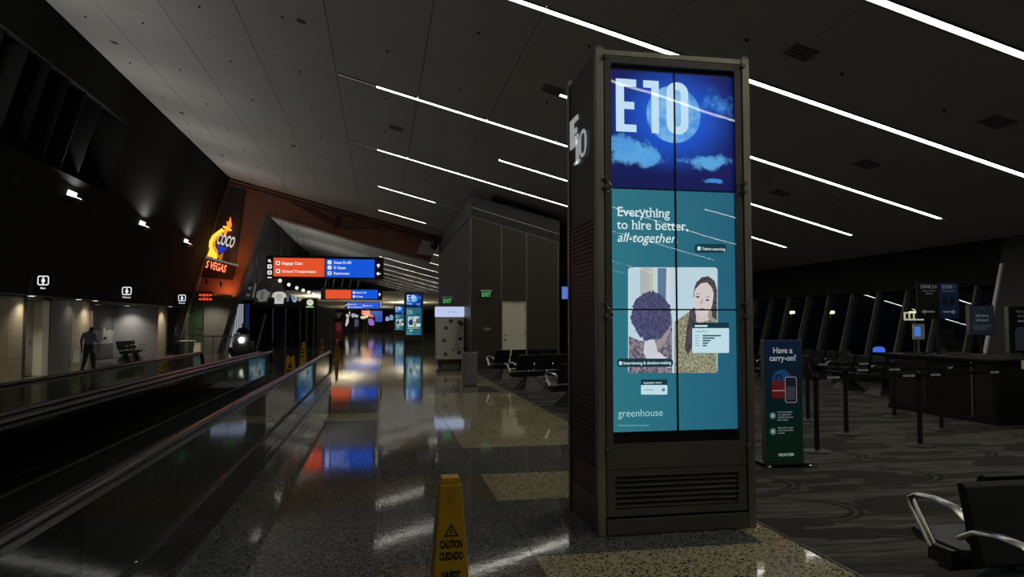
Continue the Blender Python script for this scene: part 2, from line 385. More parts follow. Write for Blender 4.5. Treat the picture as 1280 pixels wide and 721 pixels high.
# ---- left: leaning upper wall with a deep band of windows
wl = sroot('wall_left', 'dark charcoal upper wall leaning over the restrooms', 'wall')
def wallbox(y0, y1, z0, z1, o0, o1):
    m = MB(); m.hexa([WL(y0, z0, o0), WL(y0, z0, o1), WL(y1, z0, o1), WL(y1, z0, o0), WL(y0, z1, o0), WL(y0, z1, o1), WL(y1, z1, o1), WL(y1, z1, o0)]); return m
WT = 9.42
for y0, y1 in ((-26, -2), (-2, 12), (12, 25.2), (25.2, 32.2), (32.2, 39.4)):
    wallbox(y0 + .004, y1 - .004, 2.456, 5.95 if y1 < 26 else WT, -.25, 0).build('wall_panel', M['upper_wall'], wl)
wallbox(-26, 25.2, 8.25, WT, -.25, 0).build('wall_panel', M['upper_wall'], wl)
wallbox(39.6, 118, 4.4, WT, -.25, 0).build('wall_panel', M['upper_wall'], wl)
wallbox(-26, 25.2, 5.7, 8.5, -1.2, -1.0).build('recess_back', M['void'], wl)
wallbox(25.2, 25.3, 5.9, 8.3, -1.2, -.2).build('recess_side', M['void'], wl)
wallbox(-26, 25.3, 5.85, 5.95, -1.2, -.02).build('recess_sill', M['upper_wall'], wl)
wi = sroot('window_1', 'deep band of dark clerestory windows with leaning fins high on the left wall', 'window')
for i in range(24):
    y = 23.05 - 1.12 * i
    wallbox(y, y + .05, 5.95, 8.25, -.75, -.12).build('window_fin', M['fin'], wi)
    if i > 0: wallbox(y + .05, y + 1.12, 5.95, 8.25, -.78, -.76).build('pane', M['win_glass'], wi)

# ---- left: lower wall with the restrooms
lw = sroot('wall_left_lower', 'low restroom wall of tan tile and grey panels under the soffit', 'wall')
MB().box(-13.4, -9.9, -26, 39.4, 2.456, 2.62).build('soffit', pm('grey soffit board', (.16, .155, .15), .7), lw)
MB().box(-10.7, -10.44, -26, 23.45, 0, 2.456).build('backing', M['grout'], lw)
def tiles(y0, y1, X=-10.4, nz=4, w=.62, z1=2.44, mat=M['tan_tile'], name='wall_tile'):
    n = max(1, round((y1 - y0) / w)); wy = (y1 - y0) / n; hz = z1 / nz
    pr = MB().box(X - .04, X, 0, wy - .008, 0, hz - .008).build(name, mat, lw); pr.location = (0, y0, 0)
    for i in range(n):
        for j in range(nz):
            if i == j == 0: continue
            o = pr.copy(); COL.objects.link(o); o.parent = lw; o.location = (0, y0 + i * wy, j * hz)
tiles(13.0, 23.2, w=.85, nz=4)
tiles(26.6, 28.1, w=.75)
MB().box(-10.7, -10.44, 26.6, 28.1, 0, 2.456).build('backing', M['grout'], lw)
MB().box(-11.3, -10.42, 23.2, 23.45, 0, 2.456).build('door_jamb', pm('dark stained jamb', (.05, .035, .025), .5), lw)
MB().box(-10.62, -10.40, 24.95, 26.58, 0, 2.456).build('grey_panel', M['grey_panel'], lw)
MB().box(-10.75, -10.6, 23.45, 24.95, 2.36, 2.456).build('door_head', M['cream_door'], lw)
d1 = sroot('door_1', 'cream restroom door with lever handle standing beside the grey panel', 'door')
MB().box(-10.72, -10.66, 23.55, 24.45, .01, 2.33).build('door_leaf', pm('pale grey door', (.36, .34, .29), .5), d1)
MB().box(-10.74, -10.42, 24.47, 24.93, 0, 2.36).build('door_frame', M['cream_door'], d1)
MB().box(-10.655, -10.64, 24.22, 24.30, .95, 1.15).box(-10.655, -10.60, 24.16, 24.30, 1.03, 1.06).build('door_handle', M['steel'], d1)
MB().box(-10.66, -10.65, 23.6, 24.4, .05, .45).build('kick_plate', M['steel'], d1)
# alcove with pale panels
MB().box(-12.55, -12.4, 28.1, 36.3, 0, 2.456).build('alcove_backing', M['grout'], lw)
for i in range(9):
    for z0, z1 in ((0.02, .68), (.70, 1.32), (1.34, 2.44)):
        MB().box(-12.4, -12.36, 28.12 + i * .908, 28.12 + i * .908 + .896, z0, z1).build('alcove_panel', M['white_panel'] if z0 > .6 and z0 < 1.3 else M['grey_panel'], lw)
MB().box(-12.5, -10.4, 36.15, 36.2, 0, 2.456).build('alcove_side', M['white_panel'], lw)
MB().box(-12.5, -10.4, 28.1, 28.15, 0, 2.456).build('alcove_side', M['grey_panel'], lw)
tiles(36.2, 37.4, w=.6)
MB().box(-10.7, -10.44, 36.2, 37.4, 0, 2.456).build('backing', M['grout'], lw)
MB().box(-10.62, -10.42, 37.4, 37.75, 0, 2.456).build('door_jamb', pm('dark stained jamb', (.05, .035, .025), .5), lw)
MB().box(-11.6, -11.5, 37.7, 40.2, 0, 2.456).build('entry_panel', M['white_panel'], lw)
MB().box(-13.4, -9.9, -26.2, -26, 0, 3).build('end_panel', M['void'], lw)

# ---- right: leaning window wall of the gates
wr = sroot('wall_right', 'dark gate wall leaning outward above and below the windows', 'wall')
def rbox(y0, y1, z0, z1, o0, o1):
    m = MB(); m.hexa([WR(y0, z0, o0), WR(y0, z0, o1), WR(y1, z0, o1), WR(y1, z0, o0), WR(y0, z1, o0), WR(y0, z1, o1), WR(y1, z1, o1), WR(y1, z1, o0)]); return m
GW = pm('dark gate wall board', (.04, .04, .037), .8, 0, .15, 1.0)
rbox(-26, 13.85, -.02, 3.66, -.3, 0).build('wall_board', GW, wr)
rbox(13.85, 41, -.02, .5, -.3, 0).build('sill_wall', M['upper_wall'], wr)
rbox(13.85, 41, 2.52, 3.66, -.3, 0).build('bulkhead', M['upper_wall'], wr)
w2 = sroot('window_2', 'row of night windows between leaning grey mullions behind the gate', 'window')
WM = pm('grey window mullion', (.10, .10, .095), .5, .2)
for i in range(23):
    y = 14.33 + 1.12 * i
    rbox(y, y + .07, .5, 2.52, -.14, .03).build('mullion', WM, w2)
    rbox(y + .07, y + 1.12, .5, 2.52, -.10, -.085).build('pane', M['win_glass'], w2)
rbox(13.72, 13.80, .45, 3.0, 0.0, .05).build('painted_highlight_trim', M['white_paint'], w2)  # white paint stands in for light catching a mullion edge

# ---- far and rear walls
DK = pm('dark far wall', (.03, .03, .03), .7)
struct(MB().box(-13.4, 15, 117.5, 118, 0, 10).build('wall_far', DK), 'dark end wall of the concourse far beyond the shops', 'wall')
struct(MB().box(-13.4, 15, -26.6, -26.2, 0, 10).build('wall_rear', DK), 'dark concourse wall behind the viewer', 'wall')
struct(MB().box(9.0, 9.3, 41, 117, 0, 5.1).build('wall_right_far', DK), 'dark right wall of the far concourse', 'wall')
struct(MB().box(6.4, 14.6, 41, 41.3, 0, 6).build('wall_gate_end', DK), 'dark wall closing the gate area behind the brown block', 'wall')
struct(MB().box(-10.7, -10.4, 40.2, 117, 0, 4.9).build('wall_left_far', DK), 'dark left wall behind the far shops', 'wall')

# ---- night apron outside the windows
ap = sroot('ground_outside', 'black night apron outside the gate windows', 'ground')
MB().box(15.5, 130, -30, 140, -3.6, -3.5).build('apron', pm('night asphalt', (.02, .02, .02), .9), ap)
def mast(p, col, label, h=6.0, e=9.0):
    t = thing('light_mast', (p[0], p[1], -3.5), label, 'light', 'apron lights')
    z = p[2]
    MB().cyl((p[0], p[1], -3.5), (p[0], p[1], z), .12, 8, 0, .07).build('mast', M['steel'], t)
    MB().box(p[0] - .25, p[0] + .25, p[1] - .55, p[1] + .55, z - .1, z + .25).build('lamp_head', em('sodium lamp %s' % (str(col)), col, e), t)
for q, col, lb in (((989, 391), (1, .62, .25), 'orange apron light seen through the window left of the other orange one'), ((1038, 391), (1, .58, .22), 'larger orange apron light seen through the window, right of the first'), ((1139, 392), (1, .6, .25), 'small orange apron light seen low under the zone sign')):
    p = meet(q[0], q[1], (1, 0, 0), 62.0); mast(p, col, lb)
p = meet(1103, 437, (1, 0, 0), 30.0)
t = thing('apron_tug', (p.x, p.y, -3.5), 'dark apron tug with a blue lit cab outside the window', 'tug')
MB().box(p.x - .8, p.x + .8, p.y - 1.6, p.y + 1.6, -3.2, -1.9).build('tug_body', M['dark_metal'], t, bevel=.08)
MB().box(p.x - .7, p.x + .7, p.y - .4, p.y + .9, -1.9, p.z - .15).build('cab', M['dark_metal'], t, bevel=.05)
MB().lathe((p.x, p.y + .3, p.z - .15), [(.34, 0), (.34, .2), (.2, .32)], 12).build('beacon', em('blue beacon', (.08, .2, 1), 1.2), t, smooth=True)
for sy in (-1, 1):
    for sx in (-1, 1): MB().cyl((p.x + sx * .6, p.y + sy * 1.0, -3.15), (p.x + sx * .85, p.y + sy * 1.0, -3.15), .35, 14).build('wheel', M['rubber'], t)
# ================================================================== STRIP LIGHTS
ORD = ['nearest', 'second', 'third', 'fourth', 'fifth', 'sixth', 'seventh', 'eighth', 'ninth', 'tenth', 'eleventh', 'twelfth', 'thirteenth', 'fourteenth', 'fifteenth', 'sixteenth', 'seventeenth']
SW = .062
def slab(Y, xa, xb, w, d0, d1, mi=0, m=None):
    m = m or MB()
    m.hexa([(xa, Y - w, CZ(xa) - d1), (xb, Y - w, CZ(xb) - d1), (xb, Y + w, CZ(xb) - d1), (xa, Y + w, CZ(xa) - d1),
            (xa, Y - w, CZ(xa) - d0), (xb, Y - w, CZ(xb) - d0), (xb, Y + w, CZ(xb) - d0), (xa, Y + w, CZ(xa) - d0)], mi)
    return m
def strip(Y, segs, label, group):
    xs = [s[0] for s in segs] + [s[1] for s in segs]; a, b = min(xs), max(xs)
    t = thing('strip_light', (a, Y, CZ(a)), label, 'strip light', group)
    m = MB()
    for s in (-1, 1):
        slab(Y + s * (SW + .02), a, b, .016, 0.0, .018, m=m)
    m.build('housing', M['dark_metal'], t)
    for xa, xb, on in segs:
        o = slab(Y, xa, xb, SW, -.02, .010).build('diffuser' if on else 'painted_glow_diffuser', M['strip_on'] if on else M['strip_off'], t)
for k in range(-5, 16):
    Y = ROW0 + ROWD * k
    if k < 0:
        strip(Y, [(-.13, 9.2, 0), (9.2, 12.6, 1)] if k == -3 else [(-.13, 12.6, 1)], 'long white strip light over the viewer, seen only as a reflection', 'long ceiling strips'); continue
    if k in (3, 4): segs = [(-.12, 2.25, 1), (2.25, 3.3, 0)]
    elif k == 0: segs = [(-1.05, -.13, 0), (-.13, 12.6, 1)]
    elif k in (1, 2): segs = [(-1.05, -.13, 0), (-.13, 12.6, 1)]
    else: segs = [(-.13, 8.6, 1)]
    strip(Y, segs, '%s long white strip light across the sloped ceiling%s' % (ORD[k], ', short with a dark tail' if k in (3, 4) else ''), 'long ceiling strips')
for k in range(-5, 3):
    Y = 7.7 + 6.25 * k
    if k < 0:
        strip(Y, [(3.4, 12.6, 0 if k in (-2, -4) else 1)], 'white strip light over the gate side, seen only as a reflection', 'gate side ceiling strips'); continue
    strip(Y, [(3.4, 12.6, 1)], ['strip light in the upper right corner of the ceiling, over the gate side', 'strip light on the gate side ending over the zone sign', 'short strip light starting above the brown block, ending right of the tall display'][k], 'gate side ceiling strips')

# ---- small ceiling fittings
SPK = pm('black ceiling fitting', (.015, .015, .015), .6)
def sprinkler(x, Y):
    z = CZ(x)
    o = MB().lathe((x, Y, z - .05), [(.012, .02), (.02, .03), (.008, .034), (.008, .04), (.034, .044), (.034, .055)], 10).build('sprinkler_head', SPK, None, smooth=True, origin=(x, Y, z))
    tag(o, 'tiny dark sprinkler head dotted on the grey ceiling', 'sprinkler', 'ceiling sprinklers')
for x in (-7.2, -5.6, -3.8, -2.0, 0.1, 1.7, 3.5):
    for k in range(9):
        Y = 8.3 + 3.15 * k + (.9 if int(x * 3) % 2 else 0)
        sprinkler(x, Y)
for x in (5.4, 7.0, 8.8, 10.6):
    for k in range(3): sprinkler(x, 9.6 + 5.2 * k)
def vent(q, label, s=.30):
    p = meet(q[0], q[1], (CS, 0, 1), 7.32)
    t = thing('ceiling_vent', p, label, 'vent', 'ceiling vents')
    m = MB()
    x, Y = p.x, p.y
    slab(Y, x - s, x + s, s, 0, .012, m=m)
    m.build('vent_frame', pm('dark grey vent', (.17, .17, .16), .8), t)
    for i in range(4):
        slab(Y - s * .75 + i * s * .5, x - s * .85, x + s * .85, s * .10, .012, .02).build('vent_slat', pm('vent slat grey', (.10, .10, .10), .8), t)
for q, lb in (((1000, 65), 'square vent in the ceiling just right of the tall display top'), ((1245, 152), 'square vent in the ceiling by the right edge'), ((1083, 205), 'square vent between the two gate side strips'), ((975, 241), 'small square vent low on the ceiling right of the tall display'),
              ((495, 160), 'square vent below the first unlit strip end'), ((690, 112), 'square vent left of the tall display')): vent(q, lb, .20)
for q, lb in (((376, 26), 'oval grille near the top of the grey ceiling'), ((143, 53), 'dark patch fitting above the clerestory windows'), ((227, 141), 'dark patch fitting halfway along the left ceiling edge'), ((277, 194), 'dark patch fitting near the portal top'), ((367, 182), 'dark oval fitting in the middle of the left ceiling')): vent(q, lb, .08)

# ================================================================== WALL FITTINGS, LEFT
YU = Vector((0, 1, 0)); WU = Vector((KW, 0, 1)).normalized(); WN = Vector((1, 0, -KW)).normalized()
for i, (Y, z) in enumerate(((22.8, 5.45), (29.1, 5.45), (35.3, 5.48), (16.5, 5.45), (10.2, 5.45), (3.9, 5.45), (-2.4, 5.45), (45.2, 5.5), (49.6, 5.5))):  # last two uplights are added to brighten the ceiling beyond the portal
    lb = ['largest lit uplight on the dark leaning wall', 'middle lit uplight on the dark leaning wall', 'smallest lit uplight near the portal', 'uplight on the leaning wall outside the view', 'uplight on the leaning wall outside the view', 'uplight on the leaning wall outside the view', 'uplight on the leaning wall outside the view', 'added uplight hidden behind the red portal leg, brightening the far ceiling', 'second uplight on the far wall behind the red portal'][i]
    t = thing('wall_uplight', WL(Y, z), lb, 'wall lamp', 'wall uplights')
    o = WL(Y - .3, z - .1)
    MB().obox(o, YU * .6, WN * .3, WU * .05).build('tray', M['dark_metal'], t)
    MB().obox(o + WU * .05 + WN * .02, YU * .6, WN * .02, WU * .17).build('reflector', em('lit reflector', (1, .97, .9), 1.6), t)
    MB().obox(o + WU * .05 + WN * .1 + YU * .05, YU * .5, WN * .12, WU * .03).build('lens', em('uplight lens', (1, .97, .9), 3.0), t)
    MB().obox(o - WU * .07 + WN * .06 + YU * .1, YU * .4, WN * .16, WU * .06).build('ballast', M['black'], t)
    l = light('AREA', 'uplight', WL(Y, z + .12, .25), 46 if i < 7 else 75, (1, .985, .95), t, (math.pi, math.radians(-24), 0), size=.5, shape='RECTANGLE', size_y=.15, spread=math.radians(165))
    l.rotation_euler = Vector((.80, 0, 1)).to_track_quat('-Z', 'Y').to_euler()
for i, (Y, z) in enumerate(((19.7, 5.3), (24.75, 5.31), (27.3, 5.31), (32.35, 5.34), (37.3, 5.3))):
    t = thing('round_air_nozzle', WL(Y, z), 'round black air nozzle in the leaning wall, %s from the left edge' % ['first', 'second', 'third', 'fourth', 'fifth'][i], 'nozzle', 'round air nozzles')
    MB().lathe(WL(Y, z), [(.27, -.02), (.27, .02), (.24, .025), (.24, -.02)], 20, ax=WN, ux=YU).build('ring', M['fin'], t, smooth=30)
    MB().lathe(WL(Y, z), [(.24, .003), (.23, .012), (.1, .006)], 20, ax=WN, ux=YU).build('throat', M['void'], t, smooth=30)

def restroom_sign(q, wq, Y, word, label, s):
    """lit blade sign facing down the hall, with the wedge bracket that carries it"""
    c = atY(*q, Y); t = thing('restroom_sign', (c.x, Y, c.z), label, 'sign', 'restroom signs'); XD, ZD = Vector((1, 0, 0)), Vector((0, 0, 1))
    MB().prism([atY(*p, Y + .06) for p in wq], (0, .06, 0)).build('bracket', pm('grey sign bracket', (.10, .10, .10), .7), t)
    MB().box(c.x - .24 * s * 1.6, c.x + .24 * s * 1.6, Y + .01, Y + .05, c.z - .48 * s, c.z + .30 * s).build('sign_plate', M['black'], t)
    ring = MB(); A = rrect(.46 * s, .42 * s, .09 * s); B = rrect(.37 * s, .33 * s, .05 * s); k = len(A)
    ring.add([c + XD * x + ZD * y for x, y in A + B], [(i, (i + 1) % k, k + (i + 1) % k, k + i) for i in range(k)]); ring.build('pictogram_border', M['white_on'], t)
    f = MB(); f.keep = True
    f.poly([c + XD * (.04 * s * math.cos(a)) + ZD * (.105 * s + .04 * s * math.sin(a)) for a in [math.pi * 2 * i / 10 for i in range(10)]])
    body = [(-.07, .055), (.07, .055), (.07, -.05), (.035, -.05), (.035, -.15), (-.035, -.15), (-.035, -.05), (-.07, -.05)] if word == 'Men' else [(-.05, .055), (.05, .055), (.09, -.07), (.035, -.07), (.035, -.15), (-.035, -.15), (-.035, -.07), (-.09, -.07)]
    f.poly([c + XD * x * s + ZD * y * s for x, y in body]); f.build('pictogram_figure', M['white_on'], t)
    lettering(word, .085 * s, c - ZD * .37 * s, XD, ZD, M['white_on'], t, align='CENTER', bold=.015)
restroom_sign((54, 350.5), ((34, 364.5), (42.5, 364.5), (42.5, 342), (39.5, 342)), 21.7, 'Men', 'lit Men restroom sign over the cream door', .64)
restroom_sign((158.5, 363.5), ((144, 373), (150, 373), (150, 357.5), (148, 357.5)), 28.4, 'Women', 'lit Women restroom sign over the alcove with chairs', .72)
restroom_sign((227.5, 372.3), ((216, 379), (221, 379), (221, 367), (219.5, 367)), 35.8, 'Women', 'smaller lit Women restroom sign beside the portal', .74)

for i, (Y, X, e) in enumerate(((23.0, -10.1, 16), (20.5, -10.1, 16), (27.6, -10.05, 18), (26.3, -10.1, 5), (35.6, -11.6, 16), (36.6, -10.0, 26), (30.6, -12.0, 3), (33.2, -12.0, 3))):
    t = thing('downlight', (X, Y, 2.456), ['round downlight in the soffit above the left edge of the cream door', 'round downlight at the left edge of the soffit', 'round downlight above the man in the blue shirt', 'dim downlight at the grey panel edge', 'downlight in the alcove above the pale panels', 'downlight above the second person', 'dim alcove downlight behind the seats, left', 'dim alcove downlight behind the seats, right'][i], 'downlight', 'restroom downlights')
    MB().lathe((X, Y, 2.456), [(.13, 0), (.13, -.015), (.10, -.02), (.10, 0)], 16).build('trim_ring', M['white_paint'], t, smooth=30)
    MB().lathe((X, Y, 2.450), [(.10, 0), (.09, -.012)], 16).build('lens', M['lamp_on'] if e > 4 else em('dim lamp lens', (1, .95, .85), 1.2), t)
    light('SPOT', 'downlight_beam', (X, Y, 2.42), e * 5, (1, .93, .80), t, spot_size=math.radians(125), spot_blend=.8, shadow_soft_size=.08)
# ================================================================== TALL GATE DISPLAY
def sky_screen_material():
    """night sky picture shown on the top screens: deep blue, moon glow, drifting cloud"""
    m = bpy.data.materials.new('night sky screen picture'); m.use_nodes = True; nt = m.node_tree; N = nt.nodes; L = nt.links
    b = N['Principled BSDF']; b.inputs['Base Color'].default_value = (.01, .01, .01, 1); b.inputs['Roughness'].default_value = .4
    tc = N.new('ShaderNodeTexCoord'); sp = N.new('ShaderNodeSeparateXYZ'); L.new(tc.outputs['Object'], sp.inputs[0])
    def op(o, a, bb=None, c=None):
        n = N.new('ShaderNodeMath'); n.operation = o
        for i, s in enumerate((a, bb, c)):
            if s is None: continue
            if isinstance(s, (int, float)): n.inputs[i].default_value = s
            else: L.new(s, n.inputs[i])
        return n.outputs[0]
    def mr(s, a, bb):
        r = N.new('ShaderNodeMapRange'); r.interpolation_type = 'SMOOTHSTEP'; r.inputs['From Min'].default_value = a; r.inputs['From Max'].default_value = bb; L.new(s, r.inputs['Value']); return r.outputs[0]
    def ell(cx, cz, rx, rz):
        dx = op('DIVIDE', op('SUBTRACT', sp.outputs[0], cx), rx); dz = op('DIVIDE', op('SUBTRACT', sp.outputs[2], cz), rz)
        return op('SQRT', op('ADD', op('MULTIPLY', dx, dx), op('MULTIPLY', dz, dz)))
    nz = N.new('ShaderNodeTexNoise'); nz.inputs['Scale'].default_value = 9; nz.inputs['Detail'].default_value = 7; nz.inputs['Roughness'].default_value = .62; L.new(tc.outputs['Object'], nz.inputs['Vector'])
    n2 = N.new('ShaderNodeTexNoise'); n2.inputs['Scale'].default_value = 5; n2.inputs['Detail'].default_value = 6; n2.inputs['Roughness'].default_value = .65; L.new(tc.outputs['Object'], n2.inputs['Vector'])
    def mix(a, bb, f):
        n = N.new('ShaderNodeMix'); n.data_type = 'RGBA'
        for s, k in ((a, 'A'), (bb, 'B')):
            if isinstance(s, tuple): n.inputs[k].default_value = (*s, 1)
            else: L.new(s, n.inputs[k])
        L.new(f, n.inputs['Factor']); return n.outputs['Result']
    def P(x, y): v = scr(x, y); return v.x - KX0, v.z
    mx_, mz_ = P(842, 143)
    glow = mr(ell(mx_, mz_ - .03, .62, .52), 1.0, .25)
    col = mix(lin((16, 26, 96)), lin((20, 88, 214)), glow)
    low = mr(sp.outputs[2], 2.95, 2.78); col = mix(col, lin((12, 22, 84)), low)
    cx_, cz_ = P(893, 132)     # wispy cloud upper right
    e = ell(cx_, cz_, .26, .2); f = op('MULTIPLY', mr(e, 1.1, .2), mr(n2.outputs['Fac'], .46, .62)); col = mix(col, lin((70, 150, 235)), op('MULTIPLY', f, .85))
    for q, rx, rz, cc in (((790, 190), .30, .15, (96, 178, 238)), ((812, 198), .17, .09, (90, 170, 236)), ((882, 203), .24, .085, (96, 178, 240)), ((778, 180), .14, .12, (80, 160, 230)), ((892, 226), .12, .03, (70, 150, 230))):
        cx_, cz_ = P(*q); e = ell(cx_, cz_, rx, rz)
        f = mr(op('ADD', op('MULTIPLY', e, .55), nz.outputs['Fac']), .98, .74); col = mix(col, lin(cc), op('MULTIPLY', f, .9))
    moon = mr(ell(mx_, mz_, .235, .235), 1.03, .97)
    mp = mix(lin((60, 150, 235)), lin((150, 210, 250)), mr(n2.outputs['Fac'], .35, .65)); col = mix(col, mp, op('MULTIPLY', moon, .9))
    L.new(col, b.inputs['Emission Color']); b.inputs['Emission Strength'].default_value = .95
    return m
KX0, KX1, KY, KYB, KH = 1.67, 3.0, 5.30, 6.18, 3.85
SY = 5.345
def scr(x, y): return atY(x, y, SY)
TEAL = None
def teal_material():
    m = em('teal advert screen', lin((38, 108, 124)), 1.0)
    nt = m.node_tree; N = nt.nodes; L = nt.links
    tc = N.new('ShaderNodeTexCoord'); sp = N.new('ShaderNodeSeparateXYZ'); L.new(tc.outputs['Object'], sp.inputs[0])
    mr = N.new('ShaderNodeMapRange'); mr.inputs['From Min'].default_value = .1; mr.inputs['From Max'].default_value = 1.25; L.new(sp.outputs[0], mr.inputs['Value'])
    mx = N.new('ShaderNodeMix'); mx.data_type = 'RGBA'; mx.inputs['A'].default_value = (*lin((44, 118, 132)), 1); mx.inputs['B'].default_value = (*lin((32, 96, 122)), 1)
    L.new(mr.outputs[0], mx.inputs['Factor']); L.new(mx.outputs['Result'], N['Principled BSDF'].inputs['Emission Color'])
    return m
def pix(name, rgb, s=1.0): return em('screen colour ' + name, lin(rgb), s, .02)
def block_digits(word, P, mat, t, name):
    """condensed block numerals drawn as flat polygons; P(u, v) maps to the surface, one digit = 1 unit high"""
    m = MB(); m.keep = True
    def rect(a, b, c, d): m.poly([P(a, c), P(b, c), P(b, d), P(a, d)])
    def ring(u0, w, v0=0.0, h=1.0, th=.15):
        A = rrect(w, h, w * .46, 6, u0 + w / 2, v0 + h / 2); B = rrect(w - 2 * th, h - 2 * th, max(.02, (w - 2 * th) * .46), 6, u0 + w / 2, v0 + h / 2); k = len(A)
        m.add([P(*q) for q in A] + [P(*q) for q in B], [(i, (i + 1) % k, k + (i + 1) % k, k + i) for i in range(k)])
    rect(0, .16, 0, 1); rect(.16, .40, .86, 1); rect(.16, .36, .43, .57); rect(.16, .40, 0, .14)
    if word == 'E10':
        rect(.70, .85, 0, 1); m.poly([P(.54, 1), P(.70, 1), P(.70, .86), P(.54, .86)]); ring(1.0, .44)
    elif word == 'E9':
        ring(.52, .44, .40, .60, .14); rect(.82, .96, .2, .66); rect(.55, .86, 0, .14)
    else:
        ring(.52, .44, .46, .54, .13); ring(.52, .44, 0, .56, .13)
    return m.build(name, mat, t)
SKY = sky_screen_material(); TEAL = teal_material()
def tall_display(word, label, full):
    t = thing('tall_display', (KX0, KY, 0), label, 'display', 'tall gate displays')
    DM = M['dark_metal']
    # core and corner posts
    MB().box(KX0 + .05, KX1 - .05, KY + .09, KYB - .03, 0, KH - .04).build('core_body', DM, t)
    for x0, x1 in ((KX0, KX0 + .065), (KX1 - .065, KX1)):
        for y0 in (KY, KYB - .06):
            MB().box(x0, x1, y0, y0 + .06, 0, KH).build('corner_post', M['post_metal'], t, bevel=.006)
            MB().box(x0 + .008, x1 - .008, y0 + .008, y0 + .052, KH, KH + .02).build('post_cap', M['dark_metal'], t)
    MB().box(KX0 + .065, KX1 - .065, KY + .015, KY + .06, KH - .05, KH - .01).build('top_rail', M['post_metal'], t)
    # front door frame round the screens
    fx0, fx1, fz0, fz1 = KX0 + .075, KX1 - .075, .70, KH - .06
    m = MB(); b = .055
    m.box(fx0, fx0 + b, KY + .005, KY + .06, fz0 - .19, fz1); m.box(fx1 - b, fx1, KY + .005, KY + .06, fz0 - .19, fz1)
    m.box(fx0 + b, fx1 - b, KY + .005, KY + .06, fz1 - b, fz1); m.box(fx0 + b, fx1 - b, KY + .005, KY + .06, fz0 - .19, fz0)
    m.build('door_frame', DM, t)
    MB().box(fx0 + b, fx1 - b, SY + .012, SY + .03, fz0, fz1 - b).build('bezel', M['bezel'], t)
    # six screens, two by three
    sx = [1.812, 2.344, 2.358, 2.889]; zs = [3.70, 2.728, 1.757, .787]
    for r in range(3):
        for c in range(2):
            o = MB().box(sx[2 * c], sx[2 * c + 1], SY, SY + .011, zs[r + 1] + .004, zs[r] - .004).build('screen', SKY if r == 0 else TEAL, t)
            tag(o, 'night sky picture screen' if r == 0 else 'teal advert screen')
    MB().box(2.343, 2.359, SY - .009, SY - .007, zs[3], zs[0]).build('bezel_bar', M['bezel'], t)
    for z in zs[1:3]: MB().box(sx[0], sx[3], SY - .009, SY - .007, z - .006, z + .006).build('bezel_bar', M['bezel'], t)
    lay = [0]
    def flat(pts, name, mat, d=None, par=None):
        lay[0] += 1; y = SY - .0006 * (d if d is not None else lay[0])
        m = MB(); m.keep = True; m.poly([(lambda v: Vector((v.x, y, v.z)))(scr(*p)) for p in pts]); return m.build(name, mat, par or t)
    def rect(x0, y0, x1, y1, name, mat, d, r=2.5):
        return flat([(px, py) for px, py in rrect(x1 - x0, y1 - y0, r, 3, (x0 + x1) / 2, (y0 + y1) / 2)], name, mat, d)
    XD, ZD = Vector((1, 0, 0)), Vector((0, 0, 1))
    # gate number
    a = scr(770, 164); h = scr(771, 98).z - a.z
    block_digits(word, lambda u, v: Vector((a.x + u * h * (1.0 if word == 'E10' else 1.3), SY - .0006 * 4, a.z + v * h)), em('pale blue gate number', lin((196, 228, 250)), 1.0), t, 'gate_number')
    W = pix('white', (222, 240, 240)); SW_ = pix('soft white', (196, 226, 236)); NAVY = pix('ink teal', (18, 52, 66))
    def txt(s, px, py, cap, mat=W, shear=0, sx=1.0, bold=0, d=7, align='LEFT', name='lettering'):
        v = scr(px, py); c = abs(scr(px, py - cap).z - v.z)
        return lettering(s, c, (v.x, SY - .0006 * d, v.z), XD, ZD, mat, t, name, align, sx, shear, bold)
    if full:
        serif_line('Everything', 771, 270, 12.2, t, W); serif_line('to hire better,', 771, 286, 12.2, t, W); serif_line('all-together.', 771, 302, 12.2, t, W, True)
    else:
        txt('Everything', 771, 270, 10, sx=.9); txt('to hire better,', 771, 286, 10, sx=.9); txt('all-together.', 771, 302, 10, sx=.9, shear=.3)
    # photograph in the advert
    rect(785, 334, 897, 466, 'photo_background', pix('photo pale', (190, 216, 226)), 1, 4)
    flat([(800, 335), (812, 335), (812, 380), (800, 380)], 'photo_curtain', pix('photo curtain', (176, 184, 186)), 2)
    flat([(811, 335), (816, 335), (816, 380), (811, 380)], 'photo_curtain', pix('photo beige', (196, 190, 172)), 2)
    flat([(822, 335), (833, 335), (832, 385), (822, 385)], 'photo_curtain', pix('photo blue grey', (96, 124, 152)), 2)
    flat([(833, 335), (838, 335), (838, 385), (833, 385)], 'photo_curtain', pix('photo light grey', (206, 220, 228)), 2)
    if full:
        # seated man seen from behind: curly head and jacket
        random.seed(3); pts = []
        for i in range(84):
            an = math.pi * 2 * i / 84; rx = 25.5 + random.uniform(-2.2, 2.0); ry = 33 + random.uniform(-2.4, 2.4); cy = 397 if math.sin(an) < 0 else 392
            pts.append((814 + rx * math.cos(an), cy + ry * math.sin(an)))
        pts = [(x, min(y, 429)) for x, y in pts]
        flat([(786, 420), (800, 426), (812, 424), (824, 412), (834, 398), (840, 398), (840, 466), (786, 466)], 'photo_jacket', photo_noise('photo jacket', (150, 140, 152), (84, 76, 94), 40), 3)
        flat([(806, 424), (818, 424), (824, 446), (812, 456), (804, 440)], 'photo_shirt', pix('photo shirt', (206, 208, 216)), 4)
        flat(pts, 'photo_hair', photo_noise('photo curls', (58, 62, 98), (88, 88, 124), 60), 5)
        flat([(826, 414), (836, 402), (838, 414), (831, 428), (822, 436), (819, 430)], 'photo_cheek', pix('photo cheek', (158, 146, 152)), 4)
        flat([(818, 446), (824, 440), (838, 452), (838, 460), (828, 458)], 'photo_stripe', pix('photo white stripe', (214, 216, 220)), 6)
